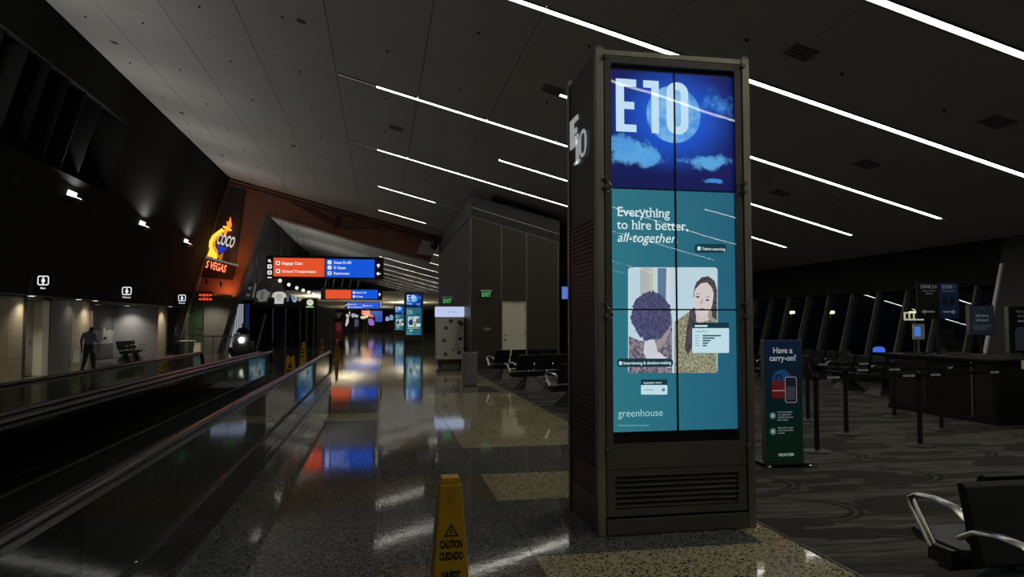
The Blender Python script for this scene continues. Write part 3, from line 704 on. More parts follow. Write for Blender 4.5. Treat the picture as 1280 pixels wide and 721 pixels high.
        # woman facing him
        flat([(843, 466), (843, 402), (852, 396), (866, 386), (888, 386), (896, 396), (896, 466)], 'photo_patterned_top', photo_noise('photo patterned top', (172, 172, 142), (104, 104, 88), 75), 3)
        flat([(868, 384), (884, 384), (886, 400), (874, 404), (866, 398)], 'photo_neck', pix('photo neck', (206, 196, 194)), 4)
        flat([(866, 372), (868, 358), (876, 347), (885, 345), (893, 351), (896, 362), (896, 400), (890, 396), (888, 378), (888, 362), (882, 352)], 'photo_hair', photo_noise('photo brown hair', (92, 84, 92), (52, 46, 56), 50), 4)
        flat([(867, 374), (868, 360), (874, 351), (882, 350), (889, 356), (892, 368), (890, 382), (884, 393), (877, 395), (871, 388)], 'photo_face', pix('photo face', (214, 204, 204)), 5)
        flat([(867, 366), (870, 353), (878, 346), (887, 347), (893, 355), (894, 368), (890, 360), (884, 353), (876, 354), (870, 360)], 'photo_fringe', photo_noise('photo brown hair', (92, 84, 92), (52, 46, 56), 50), 6)
        for p in ((872, 371), (884, 375)):
            flat([(p[0] - 3, p[1]), (p[0], p[1] - 1.4), (p[0] + 3, p[1] + .3), (p[0], p[1] + 1.4)], 'photo_eye', pix('photo eye', (70, 60, 72)), 7)
            flat([(p[0] - 3.4, p[1] - 3.4), (p[0], p[1] - 4.6), (p[0] + 3.4, p[1] - 2.8), (p[0], p[1] - 3.6)], 'photo_eyebrow', pix('photo brow', (88, 76, 86)), 7)
        flat([(877, 373), (878.6, 373), (877.6, 380), (874.6, 380)], 'photo_nose', pix('photo nose', (184, 168, 172)), 7)
        flat([(873, 386), (877, 384.6), (882, 386.6), (877, 388.4)], 'photo_mouth', pix('photo mouth', (164, 116, 124)), 7)
        flat([(862, 388), (868, 384), (870, 396), (867, 430), (860, 443), (856, 436), (858, 410)], 'photo_lock', photo_noise('photo brown hair', (92, 84, 92), (52, 46, 56), 50), 6)
    else:
        flat([(788, 400), (800, 366), (828, 366), (838, 400), (830, 428), (800, 428)], 'photo_hair', pix('photo dark', (40, 44, 82)), 3)
        flat([(866, 372), (880, 346), (894, 354), (896, 400), (870, 400)], 'photo_figure', pix('photo brown', (92, 84, 92)), 3)
        flat([(843, 466), (843, 402), (866, 388), (896, 396), (896, 466)], 'photo_top', pix('photo khaki', (150, 144, 104)), 2)
    # advert captions
    rect(868, 305, 908, 316, 'caption_pill', NAVY, 4, 4); rect(771, 448, 841, 458.5, 'caption_pill', NAVY, 8, 4)
    rect(865, 403, 911, 411, 'card_header', NAVY, 7, 1); rect(865, 410, 911, 441, 'card', SW_, 7.5, 1.5)
    rect(801, 474, 834, 482, 'card_header', NAVY, 7, 1); rect(801, 481, 834, 493, 'card', SW_, 7.5, 1.5)
    if full:
        txt('Talent sourcing', 877, 312.5, 3.6, d=8, bold=.012, sx=1.0); rect(871.5, 308, 875.5, 313, 'caption_icon', SW_, 8, .5)
        txt('Interviewing & decision-making', 779, 455.5, 3.9, d=9.5, bold=.014, sx=.93); rect(773.5, 451.5, 777.5, 456, 'caption_icon', SW_, 9.5, .5)
        rect(868, 406.3, 884, 408.3, 'card_text', W, 8.5, .3); txt('Application review', 804, 479.4, 2.4, d=8.5, bold=.01, sx=.95)
        BAR = pix('bar green', (24, 92, 84))
        for i, wd in enumerate((23, 15, 10, 7, 5)):
            y = 418.5 + i * 3.1; rect(878, y, 878 + wd, y + 1.8, 'chart_bar', BAR, 8.5, .3)
            rect(868.5, y + .3, 874 - (i % 2), y + 1.4, 'chart_label', pix('grey text', (150, 176, 186)), 8.5, .3)
        rect(868.5, 413.6, 884, 414.8, 'chart_title', pix('grey text', (150, 176, 186)), 8.5, .3)
        flat([(829 + 2.1 * math.cos(i * .628), 487 + 2.1 * math.sin(i * .628)) for i in range(10)], 'card_button', pix('button teal', (60, 140, 150)), 8.5)
        rect(805, 486.4, 816, 487.8, 'card_text', pix('grey text', (150, 176, 186)), 8.5, .3)
    txt('greenhouse', 772.5, 521, 9.6, d=3, sx=.96, bold=-.012, mat=pix('logo white', (190, 232, 232)))
    if full:
        for k in range(9): rect(773 + k * 4.3, 530.8, 776.6 + k * 4.3, 532.4, 'card_text', pix('faint text', (96, 160, 170)), 3, .3)
    # cover glass with its knobs
    MB().quad((fx0 + b, KY + .012, fz0), (fx1 - b, KY + .012, fz0), (fx1 - b, KY + .012, fz1 - b), (fx0 + b, KY + .012, fz1 - b)).build('cover_glass', M['cover_glass'], t)
    for z in (3.77, 2.79, 2.72, 1.80, 1.70, .66):
        for x in (KX0 + .072, KX1 - .072):
            k = MB().lathe((x, KY + .004, z), [(.011, 0), (.011, .02), (.021, .022), (.021, .04), (.016, .045)], 12, ax=(0, -1, 0)).build('glass_knob', DM, t, smooth=30)
    # louvred service panel and kick plate
    gx0, gx1, gz0, gz1 = KX0 + .075, KX1 - .075, .145, .505
    m = MB(); b2 = .07
    m.box(gx0, gx0 + b2, KY + .01, KY + .06, gz0, gz1); m.box(gx1 - b2, gx1, KY + .01, KY + .06, gz0, gz1); m.box(gx0 + b2, gx1 - b2, KY + .01, KY + .06, gz0, gz0 + .055); m.box(gx0 + b2, gx1 - b2, KY + .01, KY + .06, gz1 - .055, gz1)
    m.build('louvre_frame', DM, t)
    for i in range(6):
        z = gz0 + .062 + i * .041
        MB().hexa([(gx0 + b2, KY + .022, z), (gx1 - b2, KY + .022, z), (gx1 - b2, KY + .075, z + .022), (gx0 + b2, KY + .075, z + .022), (gx0 + b2, KY + .016, z + .009), (gx1 - b2, KY + .016, z + .009), (gx1 - b2, KY + .075, z + .031), (gx0 + b2, KY + .075, z + .031)]).build('louvre_slat', pm('louvre bronze metal', (.26, .24, .20), .35, .6), t)
    MB().box(KX0 + .07, KX1 - .07, KY - .004, KY + .06, .006, .125).build('kick_plate', DM, t, bevel=.004)
    MB().box(gx0, gx1, KY + .025, KY + .06, .505, .52).build('panel_joint', M['bezel'], t)
    # ribbed flank panels with the raised gate number
    for X, s in ((KX0 + .02, 1), (KX1 - .02, -1)):
        m = MB(); z = .5; m.box(X - .004, X + .004, KY + .065, KYB - .065, .28, KH - .03)
        while z < 2.5:
            m.box(X - .014 * (1 if s > 0 else 0) - (0 if s > 0 else 0), X + (0 if s > 0 else .014), KY + .07, KYB - .07, z, z + .018); z += .036
        m.build('ribbed_flank_panel', M['black'], t)
        MB().box(X - .006, X + .006, KY + .065, KYB - .065, 0, .27).build('flank_kick_plate', DM, t)
    if full:
        X = KX0 + .014
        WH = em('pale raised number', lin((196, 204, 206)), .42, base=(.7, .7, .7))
        def PP(c0, c1):   # between two sight lines on the flank
            A = atX(*c0, X); B = atX(*c1, X)
            return lambda u, v: Vector((X - .012, A.y + (B.y - A.y) * u, A.z + (B.z - A.z) * v))
        m = MB(); m.keep = True
        q = PP((714, 188), (723, 143))
        for r in ((0, .42, 0, 1), (.42, 1, .84, 1), (.42, .85, .44, .6), (.42, 1, 0, .16)): m.prism([q(r[0], r[2]), q(r[1], r[2]), q(r[1], r[3]), q(r[0], r[3])], (.012, 0, 0))
        m.build('raised_letter', WH, t)
        m = MB(); q = PP((719, 207), (725.5, 165))
        for r in ((.35, .75, 0, 1), (0, 1, 0, .09), (.1, .4, .82, 1)): m.prism([q(r[0], r[2]), q(r[1], r[2]), q(r[1], r[3]), q(r[0], r[3])], (.012, 0, 0))
        m.build('raised_letter', WH, t)
        q = PP((725.5, 200), (735, 157)); A = rrect(1, 1, .46, 6, .5, .5); B = rrect(.44, .72, .2, 6, .5, .5); k = len(A)
        m = MB(); m.add([q(*p) for p in A] + [q(*p) for p in B], [(i, (i + 1) % k, k + (i + 1) % k, k + i) for i in range(k)]); m.build('raised_letter', WH, t)
        # cable loops hanging at the posts
        for z in (2.78, 1.77):
            MB().tube([(KX0 + .07, KY - .002, z + .02), (KX0 + .10, KY - .02, z - .01), (KX0 + .13, KY - .015, z - .06), (KX0 + .10, KY - .01, z - .09), (KX0 + .06, KY - .004, z - .07)], .005, 6).build('cable_loop', M['chrome'], t, smooth=True)
    return t
def photo_noise(name, a, b, scale):
    if name in MATS: return MATS[name]
    m = em(name, lin(a), 1.0); nt = m.node_tree; N = nt.nodes
    for n in N:
        if n.type == 'TEX_NOISE': n.inputs['Scale'].default_value = scale; n.inputs['Detail'].default_value = 5
        if n.type == 'MIX': n.inputs['A'].default_value = (*lin(a), 1); n.inputs['B'].default_value = (*lin(b), 1); mixn = n
    mr = N.new('ShaderNodeMapRange'); mr.inputs['From Min'].default_value = .38; mr.inputs['From Max'].default_value = .62
    for n in list(N):
        if n.type == 'TEX_NOISE': nt.links.new(n.outputs['Fac'], mr.inputs['Value'])
    nt.links.new(mr.outputs[0], mixn.inputs['Factor'])
    return m
def glyph_box(s):
    cu = bpy.data.curves.new('t', 'FONT'); cu.body = s; cu.size = 1.0; cu.resolution_u = 2
    ob = bpy.data.objects.new('t', cu); me = bpy.data.meshes.new_from_object(ob)
    r = (min(v.co.x for v in me.vertices), max(v.co.x for v in me.vertices), min(v.co.y for v in me.vertices), max(v.co.y for v in me.vertices))
    bpy.data.objects.remove(ob); bpy.data.curves.remove(cu); bpy.data.meshes.remove(me)
    return r
SERIF = {'E': ((.12, 0),), 'v': ((.08, 1), (.92, 1)), 'r': ((.2, 0), (.1, 1)), 'y': ((.08, 1), (.92, 1)), 'h': ((.1, 0), (.9, 0), (.05, 1)), 'i': ((.5, 0), (.3, .72)), 'n': ((.1, 0), (.9, 0), (.05, 1)), 'b': ((.03, 1),), 't': ((.75, 0),)}
def serif_line(s, px, py, cap, t, mat, italic=False):
    """a line of serif lettering: letters plus small foot and head serifs on the straight stems"""
    v = scr(px, py); c = abs(scr(px, py - cap).z - v.z); y = SY - .0006 * 7; k = c / .72; sx = .97
    o = lettering(s, c, (v.x, y, v.z), (1, 0, 0), (0, 0, 1), mat, t, 'lettering', 'LEFT', sx, .28 if italic else 0, .003)
    if italic: return o
    m = MB(); m.keep = True
    for i, ch in enumerate(s):
        if ch not in SERIF: continue
        g0 = glyph_box(ch); off = glyph_box(s[:i + 1])[1] - g0[1]
        for fx, fy in SERIF[ch]:
            x = off + g0[0] + (g0[1] - g0[0]) * fx; lo = 0 if fy == 0 else (g0[3] if fy == 1 else .53); hw = .085
            if ch == 'y' or ch == 'g': lo = .53 if fy else lo
            z0, z1 = (lo, lo + .045) if fy == 0 else (lo - .045, lo)
            m.poly([(v.x + (x - hw) * k * sx, y, v.z + z0 * k), (v.x + (x + hw) * k * sx, y, v.z + z0 * k), (v.x + (x + hw) * k * sx, y, v.z + z1 * k), (v.x + (x - hw) * k * sx, y, v.z + z1 * k)])
    m.build('serifs', mat, t)
    return o
kiosk = tall_display('E10', 'tall free-standing E10 gate display with six screens beside the carpet', True)
for nm, Y, lb in (('E9', 50.0, 'distant E9 gate display, larger of the two small lit ones'), ('E8', 86.0, 'farthest and smallest lit gate display down the concourse')):
    o = tall_display(nm, lb, False); o.location.y = Y

# ================================================================== WET FLOOR CONE AND SIGNS
def caution_cone(loc, label, full=False, h=.92):
    t = thing('caution_cone', loc, label, 'caution cone', 'yellow wet floor cones')
    x, y, z = loc
    def sq(w, zz): return [(x - w, y - w, z + zz), (x + w, y - w, z + zz), (x + w, y + w, z + zz), (x - w, y + w, z + zz)]
    def frus(w0, z0, w1, z1): return MB().hexa(sq(w0, z0) + sq(w1, z1))
    slope = (.116 - .052) / .84
    frus(.116, .04 * h / .92, .052, h - .03).build('cone_body', M['yellow'], t, bevel=.008)
    frus(.046, h - .03, .043, h).build('cap', M['yellow'], t, bevel=.004)
    frus(.15, 0, .145, .05).build('base', M['yellow'], t, bevel=.008)
    if full:
        MB().box(x - .012, x + .012, y - .005, y + .005, z + h + .0003, z + h + .0008).build('cap_slot', M['ink'], t)
        def P(u, zz, side=0, lift=.0012):    # point on the front or right flank, u across
            w = .116 - slope * (zz - .04) + lift
            return Vector((x + u, y - w, z + zz)) if side == 0 else Vector((x + w, y + u, z + zz))
        MB().prism([P(a * .018, .90 - b) for a, b in ((-1, .03), (1, .03), (1, .085), (.6, .1), (-.6, .1), (-1, .085))], (0, -.001, 0)).build('grip_recess', pm('yellow plastic with painted shade', (.48, .27, .01), .45), t)  # darker yellow patch paints in the shade of the grip hollow
        for side in (0, 1):
            up = (P(0, .7, side) - P(0, .5, side)).normalized(); xd = (1, 0, 0) if side == 0 else (0, 1, 0)
            tri = MB(); tri.keep = True
            A = [(-.036, .655), (.036, .655), (0, .715)]; B = [(-.024, .662), (.024, .662), (0, .702)]
            tri.add([P(*q, side) for q in A] + [P(*q, side) for q in B], [(0, 1, 4, 3), (1, 2, 5, 4), (2, 0, 3, 5)])
            tri.poly([P(-.003, .667, side), P(.003, .667, side), P(.004, .69, side), P(-.004, .69, side)]); tri.build('warning_triangle', M['ink'], t)
            for s, zz, c in (('CAUTION', .605, .034), ('CUIDADO', .552, .034), ('WET', .455, .045), ('FLOOR', .39, .045), ('PISO', .30, .045), ('MOJADO', .235, .045)):
                lettering(s, c, P(0, zz, side), xd, up, M['ink'], t, align='CENTER', sx=.50 if len(s) > 5 else .62, bold=.055)
    else:
        for zz in (.62, .5, .36):
            w = .116 - slope * (zz - .04)
            MB().box(x - .05, x + .05, y - w - .004, y - w - .002, z + zz, z + zz + .06).build('printed_line', M['ink'], t)
    return t
caution_cone((.335, 3.40, 0), 'large yellow four-sided wet floor cone in the foreground', True)
for q, lb in (((379, 458), 'distant yellow cone nearest behind the walkway end'), ((402, 447), 'distant yellow cone, middle of the three behind the walkway'), ((421, 450), 'distant yellow cone in front of the poster totem')):
    p = atZ(*q); caution_cone((p.x, p.y, 0), lb, h=.92)
p = atZ(363, 469)
t = thing('folding_caution_sign', p, 'yellow folding wet floor sign just beyond the walkway handrail', 'caution sign')
for s in (-1, 1):
    m = MB(); w0, w1, h = .15, .11, .62
    a = [(-w0, 0), (w0, 0), (w1, h), (.05, h), (.05, h - .05), (-.05, h - .05), (-.05, h), (-w1, h)]
    m.prism([Vector((p.x + u, p.y + s * (.16 - .14 * v / h), v)) for u, v in a], (0, s * .02, 0)); m.build('sign_leaf', M['yellow'], t)
MB().prism([(p.x - .07, p.y - .145, .25), (p.x + .07, p.y - .145, .25), (p.x, p.y - .095, .42)], (0, -.03, .0)).build('warning_triangle', M['ink'], t)
MB().box(p.x - .1, p.x + .1, p.y - .19, p.y - .165, .12, .18).build('printed_line', M['ink'], t)
# ================================================================== MOVING WALKWAYS
def balustrade(t, X, ys, ye, outer):
    """outer = +1 when the clad outer face looks towards +X"""
    n = int(round((ye - ys - .6) / 1.55)); pw = (ye - .55 - ys) / n
    for i in range(n):
        y0 = ys + i * pw
        MB().box(X - .006, X + .006, y0 + .004, y0 + pw - .004, .30, .83).build('glass_panel', M['bal_glass'], t)
        MB().box(X + outer * .02, X + outer * .035, y0 + .003 + .4, y0 + pw - .003 + .4, .035, .285).build('skirt_panel', M['granite'], t)
    # rounded end pane
    pts = [(X - .006, ye - .55, .30), (X - .006, ye - .12, .30)] + [(X - .006, ye - .26 + .24 * math.cos(a), .57 + .26 * math.sin(a)) for a in [math.radians(d) for d in (-60, -30, 0, 30, 60, 90)]] + [(X - .006, ye - .55, .83)]
    MB().prism(pts, (.012, 0, 0)).build('glass_panel', M['bal_glass'], t)
    MB().box(X - .034, X + .037, ys, ye - .2, .285, .298).build('deck_trim', M['black'], t)
    MB().box(X - .03, X + .018, ys, ye - .1, 0, .285).build('skirt_core', M['black'], t)
    MB().box(X + outer * .018, X + outer * .045, ys, ye - .1, 0, .034).build('plinth', M['rubber'], t)
    MB().box(X - .022, X + .022, ys, ye - .3, .815, .845).build('handrail_clamp', M['steel'], t)
    path = [(X, ys, .875), (X, ye - .3, .875)] + [(X, ye - .26 + .3 * math.cos(a), .575 + .3 * math.sin(a)) for a in [math.radians(d) for d in (75, 50, 25, 0, -25, -50, -75)]]
    MB().tube(path, .046, 12, flat=.62, up=None).build('handrail', M['rubber'], t, smooth=True)
def walkway(xa, xb, ye, label):
    t = thing('moving_walkway', ((xa + xb) / 2, 8, 0), label, 'moving walkway', 'moving walkways')
    balustrade(t, xa, -6, ye, -1); balustrade(t, xb, -6, ye, 1)
    MB().box(xa + .14, xb - .14, -6, ye - 1.2, 0.0, .022).build('belt', M['belt'], t)
    for i in range(12):
        x = xa + .2 + i * (xb - xa - .4) / 11
        MB().box(x - .012, x + .012, -6, ye - 1.25, .022, .03).build('belt_rib', pm('belt rib black', (.008, .008, .008), .7, 0, .2, 20, spec=.2), t)
    for x0, x1 in ((xa + .03, xa + .14), (xb - .14, xb - .03)):
        MB().box(x0, x1, -6, ye - .4, 0, .10).build('inner_skirt', M['black'], t)
    MB().box(xa + .14, xb - .14, ye - 1.2, ye + .9, 0, .012).build('landing_plate', M['steel'], t)
    for i in range(6): MB().box(xa + .14, xb - .14, ye - .9 + i * .28, ye - .86 + i * .28, .012, .016).build('landing_ridge', M['dark_metal'], t)
walkway(-2.9, -1.34, 20.1, 'nearer moving walkway with black handrails and dark glass sides')
walkway(-4.62, -3.14, 19.9, 'farther moving walkway beside the restroom side of the hall')

# ================================================================== RED PORTAL AND NEON SIGN
PY = 39.5
t = thing('portal_frame', (-8.8, PY, 2.9), 'rust red leaning portal frame spanning the hall below the ceiling', 'portal')
DS = Vector((1, 0, -CS)).normalized(); DN = Vector((CS, 0, 1)).normalized()
def PV(x, z, y=PY): return Vector((x, y, z))
ol_t, ol_b, il_t, il_b = PV(-8.22, CZ(-8.22) - .03), PV(-9.78, 3.4), PV(-6.08, 7.52), PV(-7.55, 2.83)
MB().prism([p + Vector((0, .30, 0)) for p in (ol_t, PV(-5.7, CZ(-5.7) - .03), il_t, il_b, ol_b)], (0, .9, 0)).build('leg_panel', M['rust'], t)
he_t, he_b = PV(3.3, CZ(3.3) - .03), PV(2.75, 5.12)
MB().prism([p + Vector((0, .12, 0)) for p in (PV(-5.69, CZ(-5.69) - .03), he_t, he_b, il_t)], (0, .8, 0)).build('header_panel', M['rust'], t)
def bar(a, b, w, d, name, mat, y0=0.0):
    a = Vector(a) + Vector((0, y0, 0)); b = Vector(b) + Vector((0, y0, 0)); u = (b - a).normalized(); n = Vector((-u.z, 0, u.x))
    return MB().prism([a - n * w / 2, b - n * w / 2, b + n * w / 2, a + n * w / 2], (0, d, 0)).build(name, mat, t)
bar(ol_t + DS * .12, ol_b + DS * .12, .26, .5, 'leg_frame', M['portal_frame'], -.1)
bar(ol_t - DN * .1, he_t - DN * .1, .10, .3, 'header_rim', M['rust'], -.12)
bar(ol_t - DN * .22, he_t - DN * .22, .04, .2, 'header_rim', M['dark_metal'], -.06)
bar(ol_t - DN * .30, he_t - DN * .30, .05, .2, 'header_rim', M['rust'], -.06)
bar(il_t, il_b, .16, 1.3, 'leg_edge', M['dark_metal'], -.02)
bar(il_t, he_b, .09, 1.0, 'header_edge', M['rust'], 0.0)
bar(ol_b, il_b, .10, .9, 'leg_sill', M['portal_frame'], -.05)
for a, b in (((360, 250), (420, 284)), ((380, 256), (418, 278)), ((420, 284), (472, 284)), ((421, 268), (419, 286)), ((424, 269), (422, 284)), ((424, 278), (450, 278))):
    bar(atY(*a, PY), atY(*b, PY), .07, .13, 'header_brace', pm('dark rust brace', (.10, .03, .02), .6), .0)
bar(il_b + DS * .02 + Vector((0, 0, .2)), PV(-8.35, 0.0), .22, .5, 'leg_foot', M['dark_metal'], .1)
bar(ol_b + Vector((0, 0, .1)), PV(-10.4, .9), .2, .4, 'leg_foot', M['dark_metal'], .1)
# projector box at the free end of the header
p = atY(536, 310, PY)
MB().prism([atY(x, y, PY - .1) for x, y in ((528, 300), (549, 304), (541, 320), (521, 317))], (0, .6, 0)).build('end_cap', pm('pale grey end cap', (.45, .44, .43), .5), t)
q = thing('camera_dome', atY(543, 306, PY - .2), 'black camera hanging at the right end of the red portal', 'camera')
c = atY(543, 307, PY - .5); MB().lathe(c, [(.05, .45), (.05, .2), (.2, .15), (.22, 0), (.15, -.15), (.03, -.22)], 12).build('camera_body', M['black'], q, smooth=True)
MB().box(c.x - .04, c.x + .04, c.y - .04, c.y + .04, c.z + .45, CZ(c.x)).build('drop_rod', M['black'], q)
r = MB().cyl(atY(502, 276, PY - .4), atY(487, 305, PY - .4), .02, 6).build('hanging_rod', M['steel'], None); tag(r, 'thin leaning rod hanging in front of the red header', 'rod')
MB().box(-8.4, -7.7, PY - .42, PY - .06, 2.98, 3.06).box(-8.4, -7.7, PY - .44, PY - .42, 2.98, 3.13).build('added_glow_tray', M['dark_metal'], t); MB().box(-8.36, -7.74, PY - .36, PY - .2, 3.06, 3.08).build('added_glow_lens', em('orange added glow lens', (1, .35, .12), 2.0), t)
light('AREA', 'added_portal_glow', (-8.05, PY - .28, 3.12), 16, (1, .32, .12), t, (math.radians(165), 0, 0), size=.6, shape='RECTANGLE', size_y=.15)  # added orange light on the leg; its tray and lens are made up

n = thing('neon_sign', (-8.6, PY - .1, 4.2), 'glowing orange and yellow neon sign with the words S VEGAS on the portal', 'neon sign')
NY = PY - .18
def nq(x, y, dy=0.0): return atY(x, y, NY + dy)
MB().prism([nq(*q, .30) for q in ((291, 230), (303, 234), (268, 352), (300, 300))][:0] + [nq(*q, .30) for q in ((288, 232), (306, 237), (291, 350), (250, 346))], (0, .06, 0)).build('sign_board', pm('near black sign board', (.02, .012, .01), .5), n)
def neon(path, r, mat, name): return MB().tube([nq(*p) for p in path], r, 8).build(name, mat, n, smooth=True)
NYEL = em('yellow neon', lin((255, 190, 60)), 1.6); NORG = em('orange neon', lin((255, 110, 30)), 2.2); NRED = em('red neon', lin((255, 120, 85)), 2.0); NWH = em('white bulbs', lin((215, 210, 205)), .9); NBL = em('blue neon', lin((30, 60, 190)), .8)
neon([(279, 287), (273, 291), (267, 296), (264, 302), (263.5, 308), (266, 314), (269, 319), (269, 323)], .10, NYEL, 'neon_curve')
neon([(277, 291), (271, 296), (268, 302), (268, 308), (271, 314), (272, 321)], .04, NORG, 'neon_curve')
MB().prism([nq(*q) for q in ((288, 271), (289.5, 282), (287, 286), (289, 288), (284, 289), (281, 296), (279, 290), (281, 285), (284, 281), (283, 277), (286, 277))], (0, .05, 0)).build('neon_flame', NORG, n)
neon([(279, 283), (284, 285), (289, 288)], .045, NYEL, 'neon_curve')
MB().prism([nq(*q) for q in ((259, 320), (262, 311), (268, 318), (268, 322))], (0, .05, 0)).build('lit_base', NYEL, n)
MB().prism([nq(*q) for q in ((272, 320), (279, 316), (277, 325), (274, 324))], (0, .05, 0)).build('lit_base', em('amber panel', lin((200, 120, 30)), .8), n)
MB().prism([nq(*q) for q in ((271, 306), (284, 310), (277, 317), (272, 315))], (0, .04, 0)).build('lit_shape', NBL, n)
xd = (nq(289, 309) - nq(271, 302)); yd = (nq(273, 293) - nq(270, 304))
xd = DS; yd = DN
lettering('COCO', .58, nq(270, 304, -.02), xd, yd, NWH, n, 'bulb_letters', sx=.36, bold=.03)
lettering('S VEGAS', .40, nq(256.5, 334, -.02), xd, yd, NRED, n, 'neon_letters', sx=.50, bold=.02)
for k in range(11):
    o_ = nq(257, 322.5, -.02) + DS * (k * .155); MB().obox(o_, DS * .12, (0, .01, 0), DN * .10).build('small_letters', em('dim white letters', lin((150, 140, 135)), .6), n)
for q in ((258, 352), (276, 356)):
    MB().prism([nq(q[0] - 2, q[1] - 4), nq(q[0] + 1, q[1] - 4), nq(q[0] + 1.4, q[1]), nq(q[0], q[1] + 4), nq(q[0] - 1.4, q[1])], (0, .05, 0)).build('arrow_cut', M['void'], n)
light('POINT', 'neon_glow', (-7.6, PY - .7, 5.2), 20, (1, .40, .14), n, shadow_soft_size=.5)

q = thing('downlight', (-9.0, PY + .3, 3.1), 'added downlight under the portal leg to brighten the railing corner', 'downlight', 'restroom downlights')  # added lamp to lift the dark corner below the leg
MB().lathe((-9.0, PY + .3, 3.1), [(.12, 0), (.12, -.03), (.09, -.035)], 14).build('trim_ring', M['white_paint'], q, smooth=30); MB().lathe((-9.0, PY + .3, 3.064), [(.085, 0), (.08, -.008)], 14).build('lens', M['lamp_on'], q)
light('SPOT', 'downlight_beam', (-9.0, PY + .3, 3.0), 110, (1, .95, .8), q, spot_size=math.radians(140), spot_blend=.8, shadow_soft_size=.08)
# ---- railing corner below the portal
t = thing('glass_railing', (-9.6, 38.5, 0), 'green tinted glass railing with steel rails below the portal', 'railing')
GG = glass('green glass', (.55, .75, .55), 1.5)
a = atZ(236, 441); b = atZ(253, 440)
for i, (x0, x1) in enumerate(((236, 243), (245, 252))):
    A = atY(x0, 438, 38.6); B = atY(x1, 438, 38.6); MB().box(A.x, B.x, 38.6, 38.62, .05, 2.35).build('glass_panel', GG, t)
for px in (235, 244, 253):
    A = atY(px, 438, 38.6); MB().box(A.x - .03, A.x + .03, 38.58, 38.64, 0, 2.45).build('post', M['steel'], t)
A = atY(235, 438, 38.6); B = atY(253, 438, 38.6)
for z in (1.0, 1.35, 2.38): MB().box(A.x, B.x, 38.56, 38.6, z, z + .05).build('rail', M['chrome'], t)
A = atY(254, 425, 39.0); B = atY(291, 425, 39.0)
t = thing('steel_barrier', (A.x, 39, 0), 'low steel barrier rail between the glass railing and the cleaning machine', 'barrier')
MB().box(A.x, B.x, 38.98, 39.02, .92, .98).build('rail', M['chrome'], t)
for i in range(4): x = A.x + (B.x - A.x) * i / 3; MB().cyl((x, 39, 0), (x, 39, .92), .025, 8).build('post', M['steel'], t)
o = thing('corner_wall', (-9.2, 39.9, 0), 'grey brown corner wall under the portal leg', 'wall panel')
MB().prism([(-11.4, 40.9, 0), (-8.2, 40.9, 0), (-7.7, 40.9, 2.8), (-9.7, 40.9, 3.3), (-11.4, 40.9, 3.3)], (0, .2, 0)).build('wall_face', pm('grey brown wall', (.20, .19, .16), .6), o)
A = atY(250, 371, 39.0)
o = thing('led_sign', A, 'small red lit message sign under the portal', 'sign')
MB().box(A.x - .1, A.x + .62, 39.0, 39.1, A.z - .28, A.z + .28).build('sign_case', M['black'], o)
RD = em('red led', lin((255, 70, 40)), 1.0)
for z in (.10, -.12):
    for k in range(4): MB().box(A.x - .05 + k * .17, A.x + .08 + k * .17, 38.985, 39.0, A.z + z - .05, A.z + z + .05).build('led_word', RD, o)
light('POINT', 'led_glow', (A.x + .2, 38.7, A.z), 2.5, (1, .2, .1), o, shadow_soft_size=.1)
A = atY(234, 447, 38.0)
o = thing('side_table', (A.x, 38.0, 0), 'small pale table beside the second person', 'table')
MB().lathe((A.x, 38, .74), [(.42, 0), (.42, .03)], 18).build('table_top', M['white_paint'], o); MB().cyl((A.x, 38, .03), (A.x, 38, .74), .04, 10).build('table_stem', M['steel'], o); MB().lathe((A.x, 38, 0), [(.25, 0), (.22, .03)], 16).build('table_foot', M['steel'], o)
A = atY(247, 444, 38.0)
o = thing('pale_bin', (A.x, 38.0, 0), 'pale square bin below the glass railing', 'bin')
MB().box(A.x - .17, A.x + .17, 37.85, 38.2, 0, .62).build('bin_body', M['cream_door'], o, bevel=.02); MB().box(A.x - .18, A.x + .18, 37.84, 38.21, .62, .67).build('bin_lid', M['white_paint'], o)

# ================================================================== BROWN BLOCK
bx = thing('brown_block', (3.15, 24.8, 0), 'dark brown panelled service block rising to the ceiling beside the gate seats', 'building block')
BX0, BX1, BY0, BY1 = 3.15, 6.42, 24.8, 38.8
def bz(x): return 5.43 - .275 * (x - 3.14)
def bt(x): return CZ(x) - .28
MB().hexa([(BX0 + .03, BY0 + .03, 0), (BX1, BY0 + .03, 0), (BX1, BY1, 0), (BX0 + .03, BY1, 0), (BX0 + .03, BY0 + .03, bt(BX0)), (BX1, BY0 + .03, bt(BX1)), (BX1, BY1, bt(BX1)), (BX0 + .03, BY1, bt(BX0))]).build('core', M['void'], bx)
xs = [3.15, 4.26, 5.18, 6.36]
DX0, DX1, DZ = 4.26, 5.18, 2.42
for a, b in zip(xs[:-1], xs[1:]):
    z0 = DZ + .02 if abs(a - DX0) < .01 else 0
    m = MB(); p, q = a + .012, b - .012
    m.prism([(p, BY0, z0), (q, BY0, z0), (q, BY0, bz(q)), (p, BY0, bz(p))], (0, .03, 0)); m.build('wall_panel', M['brown_panel'], bx)
for x in xs: MB().prism([(x - .008, BY0 - .004, 0 if x not in (DX0, DX1) else DZ), (x + .008, BY0 - .004, 0 if x not in (DX0, DX1) else DZ), (x + .008, BY0 - .004, bz(x)), (x - .008, BY0 - .004, bz(x))], (0, .02, 0)).build('seam_trim', M['seam'], bx)
for i in range(4):
    y0 = BY0 + i * 3.5
    MB().box(BX0, BX0 + .03, y0 + .012, y0 + 3.488, 0, bz(BX0)).build('wall_panel', M['brown_panel'], bx)
